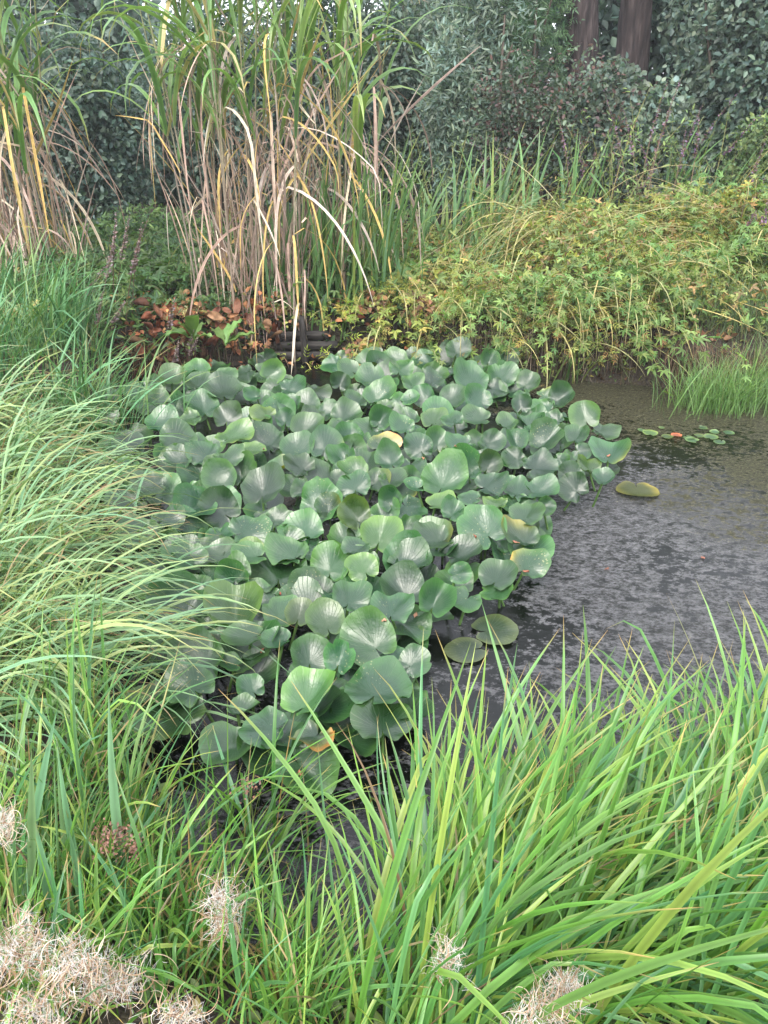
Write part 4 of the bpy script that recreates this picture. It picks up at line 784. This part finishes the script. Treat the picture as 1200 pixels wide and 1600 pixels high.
# left bank, arching over the lilies
left = [(-60, 700, 'arching pale sedge at the left edge, level with the back lilies'), (-70, 820, 'arching pale sedge at the left edge, thickest of the row'), (40, 760, 'arching sedge leaning over the left lilies, farther one'), (60, 900, 'arching sedge leaning over the left lilies, middle one'), (-60, 980, 'arching sedge at the left edge below the pale ones'), (60, 1050, 'arching sedge leaning over the front left lilies'), (-70, 1120, 'sedge at the left edge behind the broad iris blades')]
for k, (px, py, lb) in enumerate(left):
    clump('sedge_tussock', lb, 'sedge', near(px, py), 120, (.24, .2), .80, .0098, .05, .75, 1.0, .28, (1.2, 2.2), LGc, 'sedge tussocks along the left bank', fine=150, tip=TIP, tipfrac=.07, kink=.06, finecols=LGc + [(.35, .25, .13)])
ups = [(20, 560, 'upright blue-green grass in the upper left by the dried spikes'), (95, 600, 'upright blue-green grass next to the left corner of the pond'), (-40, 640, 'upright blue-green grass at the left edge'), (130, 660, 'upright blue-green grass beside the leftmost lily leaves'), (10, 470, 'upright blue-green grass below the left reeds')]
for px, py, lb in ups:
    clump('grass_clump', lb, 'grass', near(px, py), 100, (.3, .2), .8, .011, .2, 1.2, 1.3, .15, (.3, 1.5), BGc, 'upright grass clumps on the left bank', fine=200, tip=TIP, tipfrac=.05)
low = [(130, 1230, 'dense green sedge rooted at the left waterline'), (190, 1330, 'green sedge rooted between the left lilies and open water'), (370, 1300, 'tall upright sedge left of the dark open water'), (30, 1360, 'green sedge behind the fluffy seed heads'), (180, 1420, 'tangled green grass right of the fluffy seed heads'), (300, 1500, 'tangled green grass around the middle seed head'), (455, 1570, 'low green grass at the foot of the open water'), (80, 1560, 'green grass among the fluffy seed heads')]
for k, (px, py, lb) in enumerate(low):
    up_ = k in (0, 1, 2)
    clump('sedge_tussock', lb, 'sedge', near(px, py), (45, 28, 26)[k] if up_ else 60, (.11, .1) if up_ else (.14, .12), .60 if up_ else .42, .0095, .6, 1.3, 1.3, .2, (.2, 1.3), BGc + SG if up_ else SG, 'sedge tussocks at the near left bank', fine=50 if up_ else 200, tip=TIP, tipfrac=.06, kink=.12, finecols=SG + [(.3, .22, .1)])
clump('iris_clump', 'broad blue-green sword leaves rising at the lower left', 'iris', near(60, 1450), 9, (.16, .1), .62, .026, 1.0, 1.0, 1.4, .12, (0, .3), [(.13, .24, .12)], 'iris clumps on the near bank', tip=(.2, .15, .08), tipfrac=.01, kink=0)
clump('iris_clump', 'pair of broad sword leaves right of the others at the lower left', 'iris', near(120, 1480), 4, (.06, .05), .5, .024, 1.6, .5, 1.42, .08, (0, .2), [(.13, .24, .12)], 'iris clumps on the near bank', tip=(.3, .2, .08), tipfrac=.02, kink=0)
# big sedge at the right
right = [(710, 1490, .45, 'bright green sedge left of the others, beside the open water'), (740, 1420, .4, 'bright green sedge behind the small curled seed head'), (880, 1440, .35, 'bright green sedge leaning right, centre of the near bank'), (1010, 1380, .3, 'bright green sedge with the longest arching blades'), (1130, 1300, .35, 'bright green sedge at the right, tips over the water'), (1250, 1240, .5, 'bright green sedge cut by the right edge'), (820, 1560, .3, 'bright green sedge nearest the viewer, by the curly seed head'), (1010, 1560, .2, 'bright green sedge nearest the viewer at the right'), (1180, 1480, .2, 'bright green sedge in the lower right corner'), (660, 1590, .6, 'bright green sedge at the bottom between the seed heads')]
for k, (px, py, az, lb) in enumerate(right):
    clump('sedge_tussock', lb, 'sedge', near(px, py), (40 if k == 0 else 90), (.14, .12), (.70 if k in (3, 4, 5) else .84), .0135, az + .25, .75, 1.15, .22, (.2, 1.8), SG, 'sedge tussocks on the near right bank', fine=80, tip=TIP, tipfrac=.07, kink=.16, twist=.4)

# fluffy seed heads
def seedhead(label, pos, n, r, stemh=.3, col=None, curl=1.0):
    pos = np.array(pos, float); t = thing('willowherb', label, 'willowherb', (pos[0], pos[1], max(zg(pos[0], pos[1]), 0)), 'seeding willowherb stalks')
    n = int(n * .42); b = np.array(t.location); q = np.linspace(0, 1, 8)[:, None]; path = b + (pos - b) * q + np.stack([.02 * np.sin(q[:, 0] * 4), .02 * np.sin(q[:, 0] * 3), q[:, 0] * 0], 1)
    V, F = tube(path, .0025, 6); part('stem', make_mesh('stem', V - b, F, np.tile((.16, .12, .07), (len(V), 1)), mat=M_stem), t)
    c = pos + rng.normal(0, 1, (n, 3)) * np.array(r) * .42
    m = n; s = np.linspace(0, 1, 11); az = U(0, 6.28, m)[:, None] + U(-1, 1, (m, 1)) * 3.6 * curl * s[None]; e = U(-.9, 1.3, m)[:, None] + U(-1, 1, (m, 1)) * 3 * curl * s[None] ** 1.5
    T = np.stack([np.cos(e) * np.cos(az), np.cos(e) * np.sin(az), np.sin(e)], -1); L_ = U(.035, .085, m)
    Pp = c[:, None] + np.cumsum(T * (L_ / 10)[:, None, None], 1); sd = unit(np.cross(T, [.3, .2, .93])) * (.0011 * (1.2 - s))[None, :, None]
    nr = np.cross(T, sd) * .6; Vv = np.stack([Pp - sd, Pp + nr, Pp + sd], 2).reshape(m, -1, 3)
    C = np.repeat(colour_var(col or [(.46, .32, .22), (.58, .46, .34), (.34, .22, .14), (.62, .54, .43)], m, .15, .04), 33, 0)
    Vj, Fj = join(Vv - b, quad_strip(10)); part('seed_pods', make_mesh('seed_pods', Vj, Fj, C, mat=M_fluff), t, kind='stuff')
    # tufts of silky down
    k = n * 4; c2 = c[rng.integers(0, n, k)] + rng.normal(0, .008, (k, 3)); B = blades(c2, U(0, 6.28, k), U(-.5, 1.4, k), U(.012, .032, k), np.full(k, .0005), U(-1, 1, k), colour_var((.8, .77, .75), k, .1, .02), tipfrac=0, seg=4)
    blade_mass('seed_down', B, t, M_fluff)
for lb, (px, py, z), n, r in [
    ('dense fluffy pinkish seed head in the bottom left corner', (30, 1485, .42), 330, (.07, .06, .045)),
    ('fluffy pale seed head right of the one in the corner', (110, 1508, .40), 250, (.055, .05, .035)),
    ('brownish seed head at the bottom, below the fluffy ones', (60, 1585, .36), 170, (.07, .04, .035)),
    ('thin tan seed head trailing right of the fluffy ones', (170, 1535, .34), 300, (.08, .05, .03)),
    ('upright tan seed head left of the open water', (352, 1425, .36), 330, (.03, .035, .08)),
    ('small seed head at the left edge above the fluffy mass', (5, 1290, .45), 160, (.02, .03, .07)),
    ('small curled seed head in front of the bright sedge', (700, 1500, .38), 110, (.03, .03, .05)),
    ('pale curly seed head at the bottom right of centre', (885, 1550, .42), 200, (.04, .03, .035)),
    ('tan seed head at the bottom edge, left of the pale curly one', (840, 1590, .40), 140, (.05, .025, .025)),
    ('low tan seed head at the bottom centre', (285, 1592, .36), 150, (.05, .03, .02))]:
    seedhead(lb, P(px, py, z), n, r)
def rush_head(label, px, py, z, n, r):
    pos = P(px, py, z); t = thing('rush_stalk', label, 'rush', (pos[0], pos[1], max(zg(pos[0], pos[1]), 0)), 'brown flowering rushes')
    b = np.array(t.location); q = np.linspace(0, 1, 6)[:, None]; V, F = tube(b + (pos - b) * q, .002, 6); part('stem', make_mesh('stem', V - b, F, np.tile((.10, .13, .05), (len(V), 1)), mat=M_stem), t)
    p = pos + rng.normal(0, 1, (n, 3)) * r; V, F, C = scatter(OVAL, p, rdir(n), rdir(n), U(.006, .011, n), colour_var([(.3, .17, .13), (.22, .12, .09)], n, .2)); part('flower_head', make_mesh('flower_head', V - b, F, C, mat=M_dead), t, kind='stuff')
rush_head('brown flowering rush head in the left grass', 178, 1312, .35, 260, .022)
rush_head('small brown rush head right of the larger one', 212, 1322, .33, 110, .015)
rush_head('small brown rush head below the front lily leaves', 390, 1232, .3, 50, .014)
# cream umbels of meadowsweet at the left edge
for px, py, lb in [(25, 487, 'cream meadowsweet flower head at the left edge'), (62, 478, 'cream meadowsweet flower head right of the first'), (292, 487, 'small cream flower head beside the dry reed leaves')]:
    pos = PD(px, py, 5.2 if px < 200 else 5.7); t = thing('meadowsweet', lb, 'meadowsweet', (pos[0], pos[1], zg(pos[0], pos[1])), 'cream flower heads'); b = np.array(t.location); q = np.linspace(0, 1, 6)[:, None]
    V, F = tube(b + (pos - b) * q, .003, 6); part('stem', make_mesh('stem', V - b, F, np.tile((.13, .15, .06), (len(V), 1)), mat=M_stem), t)
    n = 130; p = pos + rng.normal(0, 1, (n, 3)) * [.035, .03, .018]; V, F, C = scatter(ROUND, p, rdir(n), rdir(n, .5), U(.01, .018, n), colour_var([(.55, .48, .24), (.4, .36, .16)], n, .2)); part('flower_head', make_mesh('flower_head', V - b, F, C, mat=M_leaf), t, kind='stuff')
print('objects', len(bpy.data.objects), 'tris', sum(len(m.polygons) for m in bpy.data.meshes) * 2)

# ------------------------------------------------------------------ haze volume added to lighten and soften the background
hm, hn = newmat('haze'); pv = N(hn, 'ShaderNodeVolumePrincipled'); pv.inputs['Density'].default_value = 0.0028; pv.inputs['Color'].default_value = (.93, .96, 1, 1); pv.inputs['Anisotropy'].default_value = .3
ho = N(hn, 'ShaderNodeOutputMaterial'); hn.links.new(pv.outputs[0], ho.inputs['Volume'])
xs, ys, zs = (-310, 310), (-310, 410), (-1.6, 9.0)
hv = [(x, y, z) for z in zs for y in ys for x in xs]; hf = [(0, 2, 3, 1), (4, 5, 7, 6), (0, 1, 5, 4), (2, 6, 7, 3), (0, 4, 6, 2), (1, 3, 7, 5)]
hz = bpy.data.objects.new('haze', make_mesh('haze', hv, hf, mat=hm, smooth=False)); link(hz); tag(hz, kind='stuff')
